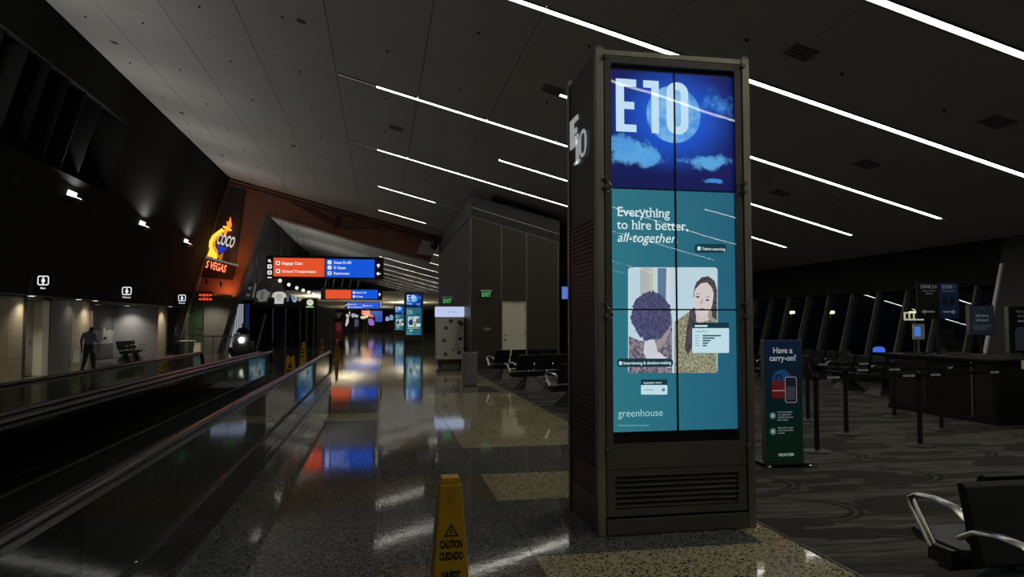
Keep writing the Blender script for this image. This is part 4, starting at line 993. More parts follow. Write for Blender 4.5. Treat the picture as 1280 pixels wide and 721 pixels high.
for a, b in ((BX0, 4.27), (4.27, 6.02), (6.02, BX1)):
    MB().prism([(a + .006, BY0 + .004, bz(a) + .05), (b - .006, BY0 + .004, bz(b) + .05), (b - .006, BY0 + .004, bt(b)), (a + .006, BY0 + .004, bt(a))], (0, .026, 0)).build('clerestory_panel', M['band'], bx)
MB().prism([(BX0, BY0 - .01, bz(BX0) + .34), (BX1, BY0 - .01, bz(BX1) + .34), (BX1, BY0 - .01, bz(BX1) + .365), (BX0, BY0 - .01, bz(BX0) + .365)], (0, .03, 0)).build('light_line', M['seam'], bx)
MB().prism([(BX0, BY0 - .006, bz(BX0)), (BX1, BY0 - .006, bz(BX1)), (BX1, BY0 - .006, bz(BX1) + .05), (BX0, BY0 - .006, bz(BX0) + .05)], (0, .03, 0)).build('ledge', M['dark_metal'], bx)
MB().box(BX0 + .004, BX0 + .03, BY0, BY1, bz(BX0) + .05, bt(BX0)).build('clerestory_panel', M['band'], bx)
d2 = sroot('door_2', 'cream service door in the dark brown block', 'door')
MB().box(DX0 + .05, DX1 - .05, BY0 - .03, BY0 + .02, .01, DZ - .05).build('door_leaf', M['cream_door'], d2)
m = MB(); m.box(DX0 + .01, DX0 + .05, BY0 - .05, BY0 + .02, 0, DZ); m.box(DX1 - .05, DX1 - .01, BY0 - .05, BY0 + .02, 0, DZ); m.box(DX0 + .05, DX1 - .05, BY0 - .05, BY0 + .02, DZ - .05, DZ); m.build('door_frame', pm('cream frame', (.52, .48, .36), .5), d2)
for z in (.25, 1.2, 2.1): MB().box(DX1 - .08, DX1 - .05, BY0 - .06, BY0 - .03, z, z + .16).build('hinge', M['steel'], d2)
MB().cyl((DX0 + .13, BY0 - .03, 1.05), (DX0 + .13, BY0 - .09, 1.05), .035, 10).build('door_knob', M['dark_metal'], d2); MB().cyl((DX0 + .13, BY0 - .03, 1.2), (DX0 + .13, BY0 - .05, 1.2), .03, 10).build('deadbolt', M['dark_metal'], d2)
MB().box(DX0 + .36, DX0 + .56, BY0 - .06, BY0 - .03, DZ - .04, DZ - .005).build('closer_plate', M['steel'], d2)
p = atY(609, 411, BY0); o = MB().box(p.x - .13, p.x + .13, BY0 - .03, BY0 - .006, p.z - .05, p.z + .05).build('room_plate', M['steel'], None, origin=(p.x, BY0, p.z)); tag(o, 'small grey room plate left of the cream door', 'plate')
def exit_sign(p, label, side=0):
    t = thing('exit_sign', p, label, 'exit sign', 'green exit signs')
    MB().box(p.x - .19, p.x + .19, p.y - .05, p.y, p.z - .11, p.z + .11).build('sign_case', pm('smoked case', (.02, .05, .025), .3), t)
    MB().box(p.x - .2, p.x + .2, p.y - .06, p.y, p.z + .11, p.z + .16).build('canopy', M['white_paint'], t)
    lettering('EXIT', .15, (p.x, p.y - .053, p.z - .075), (1, 0, 0), (0, 0, 1), M['exit_on'], t, align='CENTER', sx=.75, bold=.03)
exit_sign(atY(607.5, 368, BY0 - .01), 'green EXIT sign on the front of the brown block')
p = atY(559, 376, 26.1); MB().box(p.x + .1, 3.152, p.y - .04, p.y - .01, p.z + .165, p.z + .19).build('exit_sign_arm', M['dark_metal'], bx); exit_sign(p, 'green EXIT sign jutting out above the cupcake machine')

# ---- cupcake machine and bin
A0, A1, AY = 2.07, 3.08, 26.2
t = thing('cupcake_machine', (A0, AY, 0), 'white dispensing machine with brown dots and a lit top, reading Sprinkles', 'vending machine')
MB().box(A0, A1, AY, AY + .8, .30, 1.88).build('cabinet', pm('machine white', (.85, .83, .73), .4, 0, .04, 2), t, bevel=.02)
MB().box(A0 + .04, A1 - .04, AY + .03, AY + .78, .10, .30).build('plinth', pm('machine brown', (.07, .025, .015), .45), t)
MB().box(A0 - .01, A1 + .01, AY - .01, AY + .82, 1.88, 2.25).build('lit_header', em('lit header', lin((190, 205, 240)), .95), t)
MB().box(A0 - .02, A1 + .02, AY - .02, AY + .83, 2.25, 2.28).build('top_cap', M['white_paint'], t)
for x in (A0 + .15, A1 - .15): MB().cyl((x - .03, AY + .12, .05), (x + .03, AY + .12, .05), .05, 10).build('caster', M['rubber'], t)
lettering('Sprinkles', .28, (A0 + .80, AY - .004, .52), (.16, 0, 1), (-1, 0, .16), pm('brown ink', (.06, .035, .02), .6), t, shear=.3, sx=.85, bold=-.012)
lettering('sprinkles', .07, ((A0 + A1) / 2 + .08, AY - .014, 2.03), (1, 0, 0), (0, 0, 1), em('pale lilac letters', lin((150, 160, 205)), .8), t, align='CENTER', shear=.2)
for x, z, c in ((.52, 1.72, 0), (.84, 1.68, 0), (.92, 1.60, 0), (.34, 1.46, 1), (.27, 1.0, 2), (.88, 1.06, 0), (.83, .55, 0), (.33, .48, 2)):
    MB().lathe((A0 + x, AY - .001, z), [(.075, 0), (.07, .006)], 14, ax=(0, -1, 0)).build('dot', pm('dot %d' % c, [(.04, .03, .02), (.16, .12, .07), (.14, .15, .05)][c], .5), t)
    MB().lathe((A0 + x, AY - .008, z), [(.03, 0), (.028, .003)], 10, ax=(0, -1, 0)).build('dot_centre', pm('dot centre', (.25, .2, .12), .5), t)
p = atZ(578, 482); x0 = p.x
t = thing('waste_bin', (x0, 18.4, 0), 'square grey steel waste bin standing on the tan floor by the cupcake machine', 'bin')
MB().box(x0, x0 + .38, 18.4, 18.76, .03, .84).build('bin_body', pm('bin steel', (.26, .26, .27), .4, .7), t, bevel=.012)
MB().box(x0 + .03, x0 + .35, 18.43, 18.73, 0, .03).build('base', M['black'], t); MB().box(x0 - .01, x0 + .39, 18.39, 18.77, .84, .88).build('lid', M['steel'], t, bevel=.01)
MB().box(x0 + .09, x0 + .29, 18.46, 18.7, .88, .885).build('opening', M['void'], t); MB().box(x0 + .03, x0 + .035, 18.395, 18.4, .06, .82).build('panel_seam', M['black'], t)

# ================================================================== BEAM SEATING
def bench(nseat, label, group, vin=None):
    vin = vin or M['vinyl']
    t = thing('beam_seat', (0, 0, 0), label, 'bench', group); P = .56
    for i in range(nseat):
        x0, x1 = i * P + .04, (i + 1) * P - .04
        pan = MB(); prof = [(.03, .445), (.10, .425), (.30, .43), (.44, .455), (.475, .44), (.44, .40), (.30, .375), (.08, .375)]
        pan.prism([(x0, y, z) for y, z in prof], (x1 - x0, 0, 0)); pan.build('seat', M['vinyl_blue'], t, bevel=.006)
        bk = MB(); prof = [(.05, .47), (.085, .49), (.03, .66), (-.02, .84), (-.045, .86), (-.075, .85), (-.03, .65), (.02, .47)]
        bk.prism([(x0, y, z) for y, z in prof], (x1 - x0, 0, 0)); bk.build('backrest', vin, t, bevel=.006)
        MB().cyl(((x0 + x1) / 2, -.035, .70), ((x0 + x1) / 2, -.05, .70), .012, 8).build('back_button', M['chrome'], t)
    MB().box(0, nseat * P, .14, .22, .30, .37).build('beam', M['black'], t)
    for i in range(nseat + 1):
        x = i * P
        path = [(x, -.02, .60), (x, .08, .655), (x, .22, .672), (x, .35, .665), (x, .41, .635), (x, .39, .59), (x, .32, .50), (x, .25, .40)]
        MB().tube(path, .034, 8, flat=.4, up=None).build('armrest', M['chrome'], t, smooth=True)
        MB().box(x - .018, x + .018, .1, .27, .33, .42).build('arm_bracket', M['black'], t)
    for x in ([nseat * P / 2] if nseat < 3 else [P * .9, nseat * P - P * .9]):
        m = MB(); m.hexa([(x - .28, -.08, 0), (x + .28, -.08, 0), (x + .28, .46, 0), (x - .28, .46, 0), (x - .09, .13, .31), (x + .09, .13, .31), (x + .09, .23, .31), (x - .09, .23, .31)]); m.build('leg', pm('dull aluminium leg', (.07, .07, .066), .45, .5), t)
    return t
def place(t, loc, rz): t.location = loc; t.rotation_euler = (0, 0, rz); return t
b0 = place(bench(3, 'black beam seat with aluminium armrests in the near right corner, facing away', 'gate seating'), (3.06, 3.26, 0), 0)
place(bench(2, 'black beam seat in the near right corner, backing onto the other one', 'gate seating'), (2.80 + 1.12, 3.02, 0), math.pi)
def rowof(px, n, label, rz, X=3.62, src=None):
    t = bench(n, label, 'gate seating'); return t
for (x, Y, n, rz, lb) in ((3.25, 20.2, 4, .38, 'black gate seats farthest from view, below the cream door'), (3.28, 17.0, 4, .38, 'second row of black gate seats before the brown block'), (3.36, 13.2, 4, .38, 'third row of black gate seats, beside the carpet edge'), (4.2, 10.6, 3, .38, 'black gate seats nearest to the tall display')):
    tt = bench(n, lb, 'gate seating'); place(tt, (x, Y, .006), rz)
for i, (x, Y, n, rz, lb) in enumerate(((11.6, 14.0, 4, math.pi / 2, 'dark seats by the night windows behind the stanchions, nearer row'), (10.2, 15.5, 4, math.pi / 2, 'dark seats by the night windows, row behind the carry-on sign'), (12.6, 17.2, 4, math.pi / 2, 'dark seats close against the night windows'))):
    place(bench(n, lb, 'window seating'), (x, Y, .006), rz)
place(bench(4, 'row of dark chairs in the restroom alcove', 'alcove chairs'), (-11.0, 34.9, 0), -math.pi / 2)
# ================================================================== HANGING WAYFINDING SIGNS
ORG = em('sign orange', lin((226, 80, 40)), 1.0); BLU = em('sign blue', lin((14, 84, 214)), 1.0); WHT = em('sign white', lin((240, 240, 236)), 1.0)
XD, ZD = Vector((1, 0, 0)), Vector((0, 0, 1))
def arrow(t, c, s, ang):
    m = MB(); m.keep = True; ca, sa = math.cos(ang), math.sin(ang)
    for pts in ([(-.12, -.5), (.12, -.5), (.12, .1), (-.12, .1)], [(-.42, -.02), (-.26, .14), (0, -.1), (.26, .14), (.42, -.02), (0, .5)][::-1]):
        if len(pts) == 6: pts = [(0, .5), (-.44, .06), (-.28, -.1), (0, .18), (.28, -.1), (.44, .06)]
        m.poly([c + XD * (x * ca - y * sa) * s + ZD * (x * sa + y * ca) * s for x, y in pts])
    return m.build('arrow', WHT, t)
def icon(t, c, s, k=0):
    o = MB(); o.keep = True; o.poly([c + XD * x + ZD * y for x, y in rrect(s, s, s * .18)]); o = o.build('icon', WHT, t)
    m = MB(); m.keep = True; c = c + Vector((0, -.003, 0))
    if k == 0: m.poly([c + XD * x * s + ZD * y * s for x, y in ((-.3, -.2), (.3, -.2), (.3, .12), (-.3, .12))]); m.poly([c + XD * x * s + ZD * y * s for x, y in ((-.12, .12), (.12, .12), (.12, .24), (-.12, .24))])
    elif k == 1: m.poly([c + XD * x * s + ZD * y * s for x, y in ((-.32, -.1), (.0, -.02), (.28, .22), (.32, .14), (.08, -.12), (-.1, -.3), (-.12, -.12))])
    else: m.poly([c + XD * x * s + ZD * y * s for x, y in ((-.26, -.3), (-.06, -.3), (-.06, .3), (-.26, .3))]); m.poly([c + XD * x * s + ZD * y * s for x, y in ((.06, -.3), (.26, -.3), (.26, .3), (.06, .3))])
    m.build('icon_mark', M['ink'], t)
def hang(t, xs, Y, z):
    for x in xs: MB().cyl((x, Y + .1, z), (x, Y + .1, CZ(x)), .006, 5).build('hanger_rod', pm('grey hanger wire', (.2, .2, .2), .5), t)
Y = 30.0
a, b = atY(333, 319, Y), atY(479.5, 349, Y)
t = thing('wayfinding_sign', (a.x, Y, b.z), 'large hanging sign with orange Baggage Claim half and blue Gates half', 'sign', 'wayfinding signs')
MB().box(a.x, b.x, Y, Y + .22, b.z, a.z).build('sign_case', M['black'], t); hang(t, (a.x + .6, b.x - .6), Y, a.z)
def panel(t, q0, q1, Y, mat): A, B = atY(*q0, Y), atY(*q1, Y); return MB().box(A.x, B.x, Y - .01, Y, B.z, A.z).build('lit_panel', mat, t)
panel(t, (342, 322), (405.5, 346), Y, ORG); panel(t, (407, 323.5), (468, 347), Y, BLU)
def row(t, s, px, py, cap, Y, k=0, ic=None, sx=.92):
    v = atY(px, py, Y - .014); c = abs(atY(px, py - cap, Y).z - atY(px, py, Y).z)
    lettering(s, c, v, XD, ZD, WHT, t, sx=sx, bold=.012)
    if ic: icon(t, atY(ic, py - cap / 2, Y - .014), c * 1.35, k)
row(t, 'Baggage Claim', 352.5, 330.5, 3.6, Y, 0, 347.5, .86); row(t, 'Ground Transportation', 352.5, 340.5, 3.6, Y, 0, 347.5, .86)
row(t, 'Gates E1-E9', 417, 329.5, 3.4, Y, 1, 412); row(t, 'D Gates', 417, 336, 3.4, Y, 1, 412); row(t, 'Restrooms', 417, 343, 3.4, Y, 2, 412)
arrow(t, atY(337, 326, Y - .014), .16, math.radians(45))
for i, y in enumerate((333, 340.5)): icon(t, atY(337, y, Y - .014), .17, 2)
c = atY(337, 346.7, Y - .014); MB().box(c.x - .08, c.x + .08, Y - .01, Y, c.z - .02, c.z + .02).build('icon', WHT, t)
arrow(t, atY(473, 332, Y - .014), .18, 0); arrow(t, atY(473, 342, Y - .014), .18, math.radians(90))
Y = 58.0
a, b = atY(401, 359.5, Y), atY(478, 375, Y)
t = thing('wayfinding_sign', (a.x, Y, b.z), 'second hanging sign, plain orange and blue, below the large one', 'sign', 'wayfinding signs')
MB().box(a.x, b.x, Y, Y + .22, b.z, a.z).build('sign_case', M['black'], t); hang(t, (a.x + .6, b.x - .6), Y, a.z)
panel(t, (407, 362), (439, 373.5), Y, ORG); panel(t, (440, 362), (472, 373.5), Y, BLU)
row(t, 'Gates E1-E9', 445, 366.5, 2.0, Y, 1, 442.5); row(t, 'D Gates', 445, 371.5, 2.0, Y, 1, 442.5); arrow(t, atY(474.5, 368, Y - .014), .25, 0)
Y = 92.0
a, b = atY(431, 377, Y), atY(478, 386, Y)
t = thing('wayfinding_sign', (a.x, Y, b.z), 'third and farthest hanging sign, narrow and all blue', 'sign', 'wayfinding signs')
MB().box(a.x, b.x, Y, Y + .22, b.z, a.z).build('sign_case', M['black'], t); hang(t, (a.x + .6, b.x - .6), Y, a.z)
panel(t, (434, 378), (474, 385.5), Y, BLU)
row(t, 'Gates E1-E9', 437, 381, 1.3, Y, 1, 435.5); row(t, 'Ground Transportation', 437, 384.5, 1.3, Y, 1, 435.5); row(t, 'Baggage Claim', 456, 382.5, 1.3, Y, 1, 454.6)
arrow(t, atY(432.5, 381.5, Y - .014), .25, math.radians(90)); 
for y in (379, 381.5, 384): icon(t, atY(476, y, Y - .014), .16, 2)

# ================================================================== GATE AREA
def carry_sign():
    y = 7.50; x0, x1 = 4.37, 4.84
    t = thing('carry_on_sign', (x0, y, 0), 'narrow standing blue and green sign asking Have a carry-on?', 'sign')
    m = bpy.data.materials.new('blue to green sign print'); m.use_nodes = True; N = m.node_tree.nodes; L = m.node_tree.links; b = N['Principled BSDF']
    tc = N.new('ShaderNodeTexCoord'); sp = N.new('ShaderNodeSeparateXYZ'); L.new(tc.outputs['Object'], sp.inputs[0])
    cr = N.new('ShaderNodeValToRGB'); el = cr.color_ramp.elements; el[0].position = .25; el[0].color = (.004, .06, .034, 1); el[1].position = .95; el[1].color = (.008, .045, .16, 1); e = el.new(.6); e.color = (.006, .05, .085, 1)
    mr = N.new('ShaderNodeMapRange'); mr.inputs['From Max'].default_value = 1.45; L.new(sp.outputs[2], mr.inputs['Value']); L.new(mr.outputs[0], cr.inputs[0]); L.new(cr.outputs[0], b.inputs['Base Color']); b.inputs['Roughness'].default_value = .4
    L.new(cr.outputs[0], b.inputs['Emission Color']); b.inputs['Emission Strength'].default_value = .05
    MB().box(x0, x1, y, y + .05, .05, 1.45).build('sign_panel', m, t, bevel=.006)
    MB().box(x0 - .01, x0, y - .005, y + .055, .04, 1.46).box(x1, x1 + .01, y - .005, y + .055, .04, 1.46).build('edge_rail', M['steel'], t)
    MB().box(x0 - .05, x1 + .05, y - .12, y + .17, .03, .05).build('base_plate', M['black'], t)
    for x in (x0 - .02, x1 + .02):
        for yy in (y - .1, y + .15): MB().lathe((x, yy, .006), [(.028, 0), (.032, .012), (.02, .03)], 10).build('caster', M['chrome'], t, smooth=True)
    pw = em('dim backlit white', lin((150, 158, 162)), .8); cx = (x0 + x1) / 2; f = y - .008
    lettering('Have a', .068, (cx, f, 1.30), XD, ZD, pw, t, align='CENTER', sx=.95, bold=.02); lettering('carry-on?', .068, (cx, f, 1.212), XD, ZD, pw, t, align='CENTER', sx=.95, bold=.02)
    def flat(pts, mat, name, d=0): mm = MB(); mm.keep = True; mm.poly([(x0 + u, f - d, v) for u, v in pts]); return mm.build(name, mat, t)
    flat([(.22 + .13 * math.cos(k * .3142), .98 + .13 * math.sin(k * .3142)) for k in range(20)], em('sign disc blue', lin((18, 62, 110)), .6), 'printed_disc')
    RD2 = em('sign bag red', lin((92, 18, 24)), .6); BK = em('sign bag dark', lin((14, 16, 26)), .9)
    flat([(.09, .78), (.26, .78), (.26, .98), (.09, .98)], RD2, 'printed_bag', .001); flat([(.13, .98), (.15, .98), (.16, 1.03), (.19, 1.03), (.20, .98), (.22, .98), (.21, 1.05), (.14, 1.05)], BK, 'printed_handle', .001)
    flat([(.09, .86), (.26, .86), (.26, .875), (.09, .875)], em('sign strap', lin((150, 110, 110)), .7), 'printed_strap', .002)
    flat([(.255 + u, .875 + v) for u, v in rrect(.15, .30, .02, 3, .075, 0)], em('sign case rim', lin((150, 130, 140)), .7), 'printed_suitcase', .002)
    flat([(.255 + u, .875 + v) for u, v in rrect(.135, .285, .016, 3, .075, 0)], BK, 'printed_suitcase', .003)
    flat([(.255 + u, .835 + v) for u, v in rrect(.11, .15, .012, 3, .075, 0)], em('sign pocket', lin((46, 50, 62)), .8), 'printed_pocket', .004)
    flat([(.30, 1.025), (.305, 1.025), (.305, 1.10), (.355, 1.10), (.355, 1.025), (.36, 1.025), (.36, 1.105), (.30, 1.105)], BK, 'printed_handle', .003)
    for zz, ls in ((.60, ('Pay for your bag on', 'our mobile app or', 'visit FlyFrontier.com', 'Fewer hassles')), (.42, ('Buying with an agent', 'costs a lot and takes', 'so much!'))):
        flat([(.095 + .04 * math.cos(k * .5236), zz - .02 + .04 * math.sin(k * .5236)) for k in range(12)], em('sign icon ring', lin((70, 110, 100)), .7), 'printed_icon')
        flat([(.08, zz - .04), (.11, zz - .035), (.105, zz + .005), (.078, zz)], pw, 'printed_icon', .001)
        for k, s in enumerate(ls): lettering(s, .019, (x0 + .155, f, zz + .012 - k * .03), XD, ZD, pw, t, sx=.9)
    lettering('FRONTIER', .032, (cx + .02, f, .115), XD, ZD, pw, t, align='CENTER', sx=.95, shear=.12, bold=.03)
carry_sign()
def stanchion(x, y, label):
    t = thing('stanchion', (x, y, .006), label, 'stanchion', 'black queue posts')
    MB().lathe((x, y, .006), [(.175, 0), (.175, .012), (.12, .028), (.045, .04)], 24).build('base', M['black'], t, smooth=30)
    MB().cyl((x, y, .04), (x, y, .93), .032, 14).build('post', M['black'], t, smooth=30)
    MB().lathe((x, y, .90), [(.042, 0), (.042, .085), (.034, .10)], 14).build('head', M['rubber'], t, smooth=30)
ST = [(5.51, 8.22), (6.80, 9.42), (8.83, 10.93), (7.11, 8.33), (8.49, 9.5), (7.11, 10.84)]
for (x, y), lb in zip(ST, ('black queue post just right of the carry-on sign', 'black queue post in the middle of the left pair', 'black queue post farthest back, before the windows', 'black queue post nearest to the dark counter front', 'black queue post beside the dark counter', 'black queue post half behind the carry-on sign')): stanchion(x, y, lb)
BT = em('belt print', lin((120, 122, 120)), .55)
def belt(a, b, label, words):
    a, b = Vector((*a, 0)), Vector((*b, 0)); d = (b - a).normalized(); a2 = a + d * .045; b2 = b - d * .045; n = Vector((d.y, -d.x, 0))
    if n.y > 0: n = -n
    t = thing('queue_belt', a2 + Vector((0, 0, .92)), label, 'queue belt', 'retractable queue belts')
    MB().prism([a2 + ZD * .92, b2 + ZD * .92, b2 + ZD * .97, a2 + ZD * .97], n * .004).build('webbing', M['vinyl'], t)
    xd = d if d.x > 0 else -d
    for w in words:
        o = a2 + (b2 - a2) * w + ZD * .932 + n * .006
        lettering('FRONTIER', .026, o, xd, ZD, BT, t, sx=1.15, shear=.12, bold=.03)
belt(ST[0], ST[3], 'queue belt from the carry-on sign to the near counter post', (.08, .86)); belt(ST[3], (9.55, 8.9), 'queue belt from the near counter post out of view to the right', (.08, .6))
belt(ST[1], ST[4], 'queue belt in the middle between two posts', (.1, .45)); belt(ST[4], (9.75, 10.2), 'queue belt ending at the dark counter', (.2,)); belt(ST[5], ST[2], 'queue belt farthest back', (.1, .6)); belt(ST[0], ST[5], 'queue belt running back beside the carry-on sign', (.5,)); belt(ST[2], ST[4], 'queue belt slanting from the back post to the counter post', (.3,))

CT = pm('dark counter laminate', (.013, .0125, .011), .55, 0, .15, 3, spec=.3)
t = thing('gate_counter', (10.0, 10.6, 0), 'long dark gate counter behind the queue posts', 'counter')
MB().hexa([(9.75, 9.75, 0), (11.2, 9.75, 0), (11.2, 12.2, 0), (9.75, 12.2, 0), (9.75, 9.75, 1.02), (11.2, 9.75, 1.02), (11.2, 12.2, 1.02), (9.75, 12.2, 1.02)]).build('counter_body', CT, t)
MB().box(9.68, 11.25, 9.68, 12.25, 1.02, 1.07).build('counter_top', M['black'], t, bevel=.01)
MB().box(9.735, 9.75, 10.2, 10.24, 0, 1.02).build('steel_edge', M['steel'], t)
for y in (9.8, 11.2): MB().box(9.74, 9.75, y + .02, y + (.36 if y < 10 else .96), .12, .96).build('front_panel', pm('counter front', (.018, .017, .015), .5), t)
MB().box(9.72, 11.2, 9.72, 12.2, 0, .09).build('toe_kick', M['black'], t)
# things on and behind the counter
p = atY(1139.5, 417, 11.6)
t = thing('payment_terminal', (p.x, 11.6, 1.07), 'small terminal with a glowing blue screen on the gate counter', 'terminal')
MB().box(9.80, 10.05, 11.4, 11.8, 1.07, 1.10).build('base', M['black'], t); MB().cyl((9.92, 11.6, 1.10), (9.92, 11.6, 1.36), .025, 8).build('stalk', M['steel'], t)
MB().box(9.80, 10.04, 11.57, 11.61, 1.34, 1.63).build('casing', M['white_paint'], t, bevel=.008); MB().box(9.82, 9.94, 11.562, 11.57, 1.40, 1.58).build('screen', em('blue terminal screen', lin((70, 120, 215)), .9), t)
t = thing('counter_monitor', (10.24, 11.3, 1.07), 'dark monitor on the gate counter seen from behind', 'monitor')
MB().box(10.05, 10.42, 11.28, 11.33, 1.22, 1.50).build('monitor_back', M['black'], t, bevel=.01); MB().box(10.2, 10.28, 11.33, 11.37, 1.07, 1.3).build('stand', M['dark_metal'], t); MB().box(10.12, 10.36, 11.2, 11.45, 1.07, 1.085).build('foot', M['dark_metal'], t)
t = thing('lit_notice', (10.1, 12.0, 1.07), 'small lit white notice above the blue terminal', 'notice')
MB().box(9.98, 10.40, 12.0, 12.03, 1.70, 1.86).build('notice_panel', em('lit notice', lin((190, 190, 160)), .8), t); MB().cyl((10.2, 12.02, 1.07), (10.2, 12.02, 1.70), .012, 6).build('stem', M['steel'], t)
for x in (10.0, 10.1, 10.2, 10.28): MB().box(x, x + .055, 11.994, 12.0, 1.73, 1.83).build('printed_block', M['ink'], t)
t = thing('boarding_kiosk', (10.0, 8.75, 0), 'dark slim stand with a pale slanted top at the right edge', 'kiosk')
MB().box(9.62, 10.6, 8.75, 9.15, 0, .95).build('kiosk_body', CT, t, bevel=.01); MB().box(9.60, 9.64, 8.74, 8.78, 0, .95).build('steel_edge', M['steel'], t)
MB().hexa([(9.6, 8.72, .95), (9.95, 8.72, .95), (9.95, 9.15, .95), (9.6, 9.15, .95), (9.6, 8.72, .99), (9.95, 8.72, .99), (9.95, 9.15, 1.08), (9.6, 9.15, 1.08)]).build('slanted_top', pm('pale laminate', (.75, .70, .5), .3), t)
def post_sign(x0, x1, z0, z1, y, label, base, name='gate_sign'):
    t = thing(name, ((x0 + x1) / 2, y, base), label, 'sign', 'gate signs')
    MB().cyl(((x0 + x1) / 2, y + .03, base + .02), ((x0 + x1) / 2, y + .03, z0 + .05), .03, 10).build('post', M['black'], t); MB().lathe(((x0 + x1) / 2, y + .03, base), [(.2, 0), (.18, .02)], 18).build('base', M['black'], t)
    MB().box(x0, x1, y, y + .05, z0, z1).build('sign_frame', M['black'], t); return t
DW = em('dim sign white', lin((112, 116, 120)), .5); DB = em('dim sign blue', lin((22, 38, 70)), .3, base=(.004, .006, .012))
y = 11.0
t = post_sign(9.42, 10.27, 1.72, 2.38, y, 'two-part gate sign, black ZONE 2-5 left and blue ZONE 1 right', 1.07)
MB().box(9.86, 10.25, y - .008, y, 1.74, 2.36).build('blue_panel', DB, t); MB().box(9.44, 9.84, y - .008, y, 1.74, 2.36).build('black_panel', M['black'], t)
f = y - .012
lettering('ZONE 2-5', .062, (9.64, f, 2.27), XD, ZD, DW, t, align='CENTER', sx=.9, bold=.02); lettering('No Carry-Ons', .032, (9.64, f, 2.21), XD, ZD, DW, t, align='CENTER'); lettering('Allowed', .032, (9.64, f, 2.16), XD, ZD, DW, t, align='CENTER')
lettering('ZONE 1', .062, (10.05, f, 2.27), XD, ZD, DW, t, align='CENTER', sx=.95, bold=.02); lettering('Free Carry-On', .032, (10.05, f, 2.21), XD, ZD, DW, t, align='CENTER')
def darrow(t, x, z, s, dr):
    m = MB(); m.keep = True; m.poly([(x + dr * u * s, f, z + v * s) for u, v in ((-1, .1), (-1, -.1), (.5, -.1), (.5, -.36), (1.05, 0), (.5, .36), (.5, .1))]); m.build('arrow', DW, t)
darrow(t, 9.62, 1.85, .13, -1); darrow(t, 10.05, 1.85, .13, 1)
for x in (9.97, 10.12): MB().box(x - .045, x + .045, y - .014, y - .008, 1.98, 2.09).build('printed_bag', M['ink'], t); MB().box(x - .02, x + .02, y - .014, y - .008, 2.09, 2.12).build('printed_handle', M['ink'], t)
t = post_sign(10.47, 10.99, 1.42, 1.98, y, 'dark gate sign reading Self serve and save!', 1.07)
MB().box(10.49, 10.97, y - .008, y, 1.44, 1.96).build('blue_panel', em('dim slate sign', lin((24, 34, 44)), .5), t)
MB().box(10.455, 10.475, y - .02, y + .06, 1.42, 1.98).build('steel_edge', M['steel'], t)
for s, z, c in (('FRONTIER', 1.90, .018), ('Self serve', 1.76, .055), ('and save!', 1.68, .055)): lettering(s, c, (10.73, f, z), XD, ZD, DW if c > .03 else em('dimmer sign white', lin((80, 84, 86)), .5), t, align='CENTER', sx=.95, bold=.02)
for k in range(3): MB().box(10.55, 10.93 - .06 * k, f, y - .008, 1.60 - k * .035, 1.612 - k * .035).build('printed_line', em('dimmer sign white', lin((80, 84, 86)), .5), t)
t = post_sign(11.30, 11.95, 1.1, 1.95, y, 'dark gate sign cut by the right edge, reading Have your carry on', 0)
for s, z in (('Have your', 1.84), ('carry on', 1.76)): lettering(s, .05, (11.60, f, z), XD, ZD, em('dimmer sign white', lin((80, 84, 86)), .5), t, align='CENTER', sx=.95, bold=.015)
MB().box(11.275, 11.30, y - .02, y + .06, 1.1, 1.95).build('steel_edge', M['steel'], t)
MB().box(11.5, 11.72, f, y, 1.665, 1.70).build('printed_line', em('dimmer sign white', lin((80, 84, 86)), .5), t)
MB().prism([(11.42, f, 1.15), (11.80, f, 1.15), (11.80, f, 1.5), (11.72, f, 1.58), (11.50, f, 1.58), (11.42, f, 1.5)], (0, .003, 0)).build('printed_bag', em('printed bag grey', lin((34, 38, 46)), .5), t)

# screens beyond the block, seen between it and the tall display
p = atY(705.5, 366, 27.0)
t = thing('gate_monitor', p, 'thin bright monitor edge between the brown block and the tall display', 'monitor')
MB().box(p.x - .14, p.x + .5, 27.0, 27.08, p.z - .28, p.z + .28).build('casing', M['black'], t); MB().box(p.x - .1, p.x + .46, 26.99, 27.0, p.z - .24, p.z + .24).build('screen', em('gate monitor picture', lin((90, 120, 215)), .9), t); MB().cyl((p.x + .2, 27.04, p.z + .28), (p.x + .2, 27.04, CZ(p.x)), .02, 6).build('drop_rod', M['black'], t)
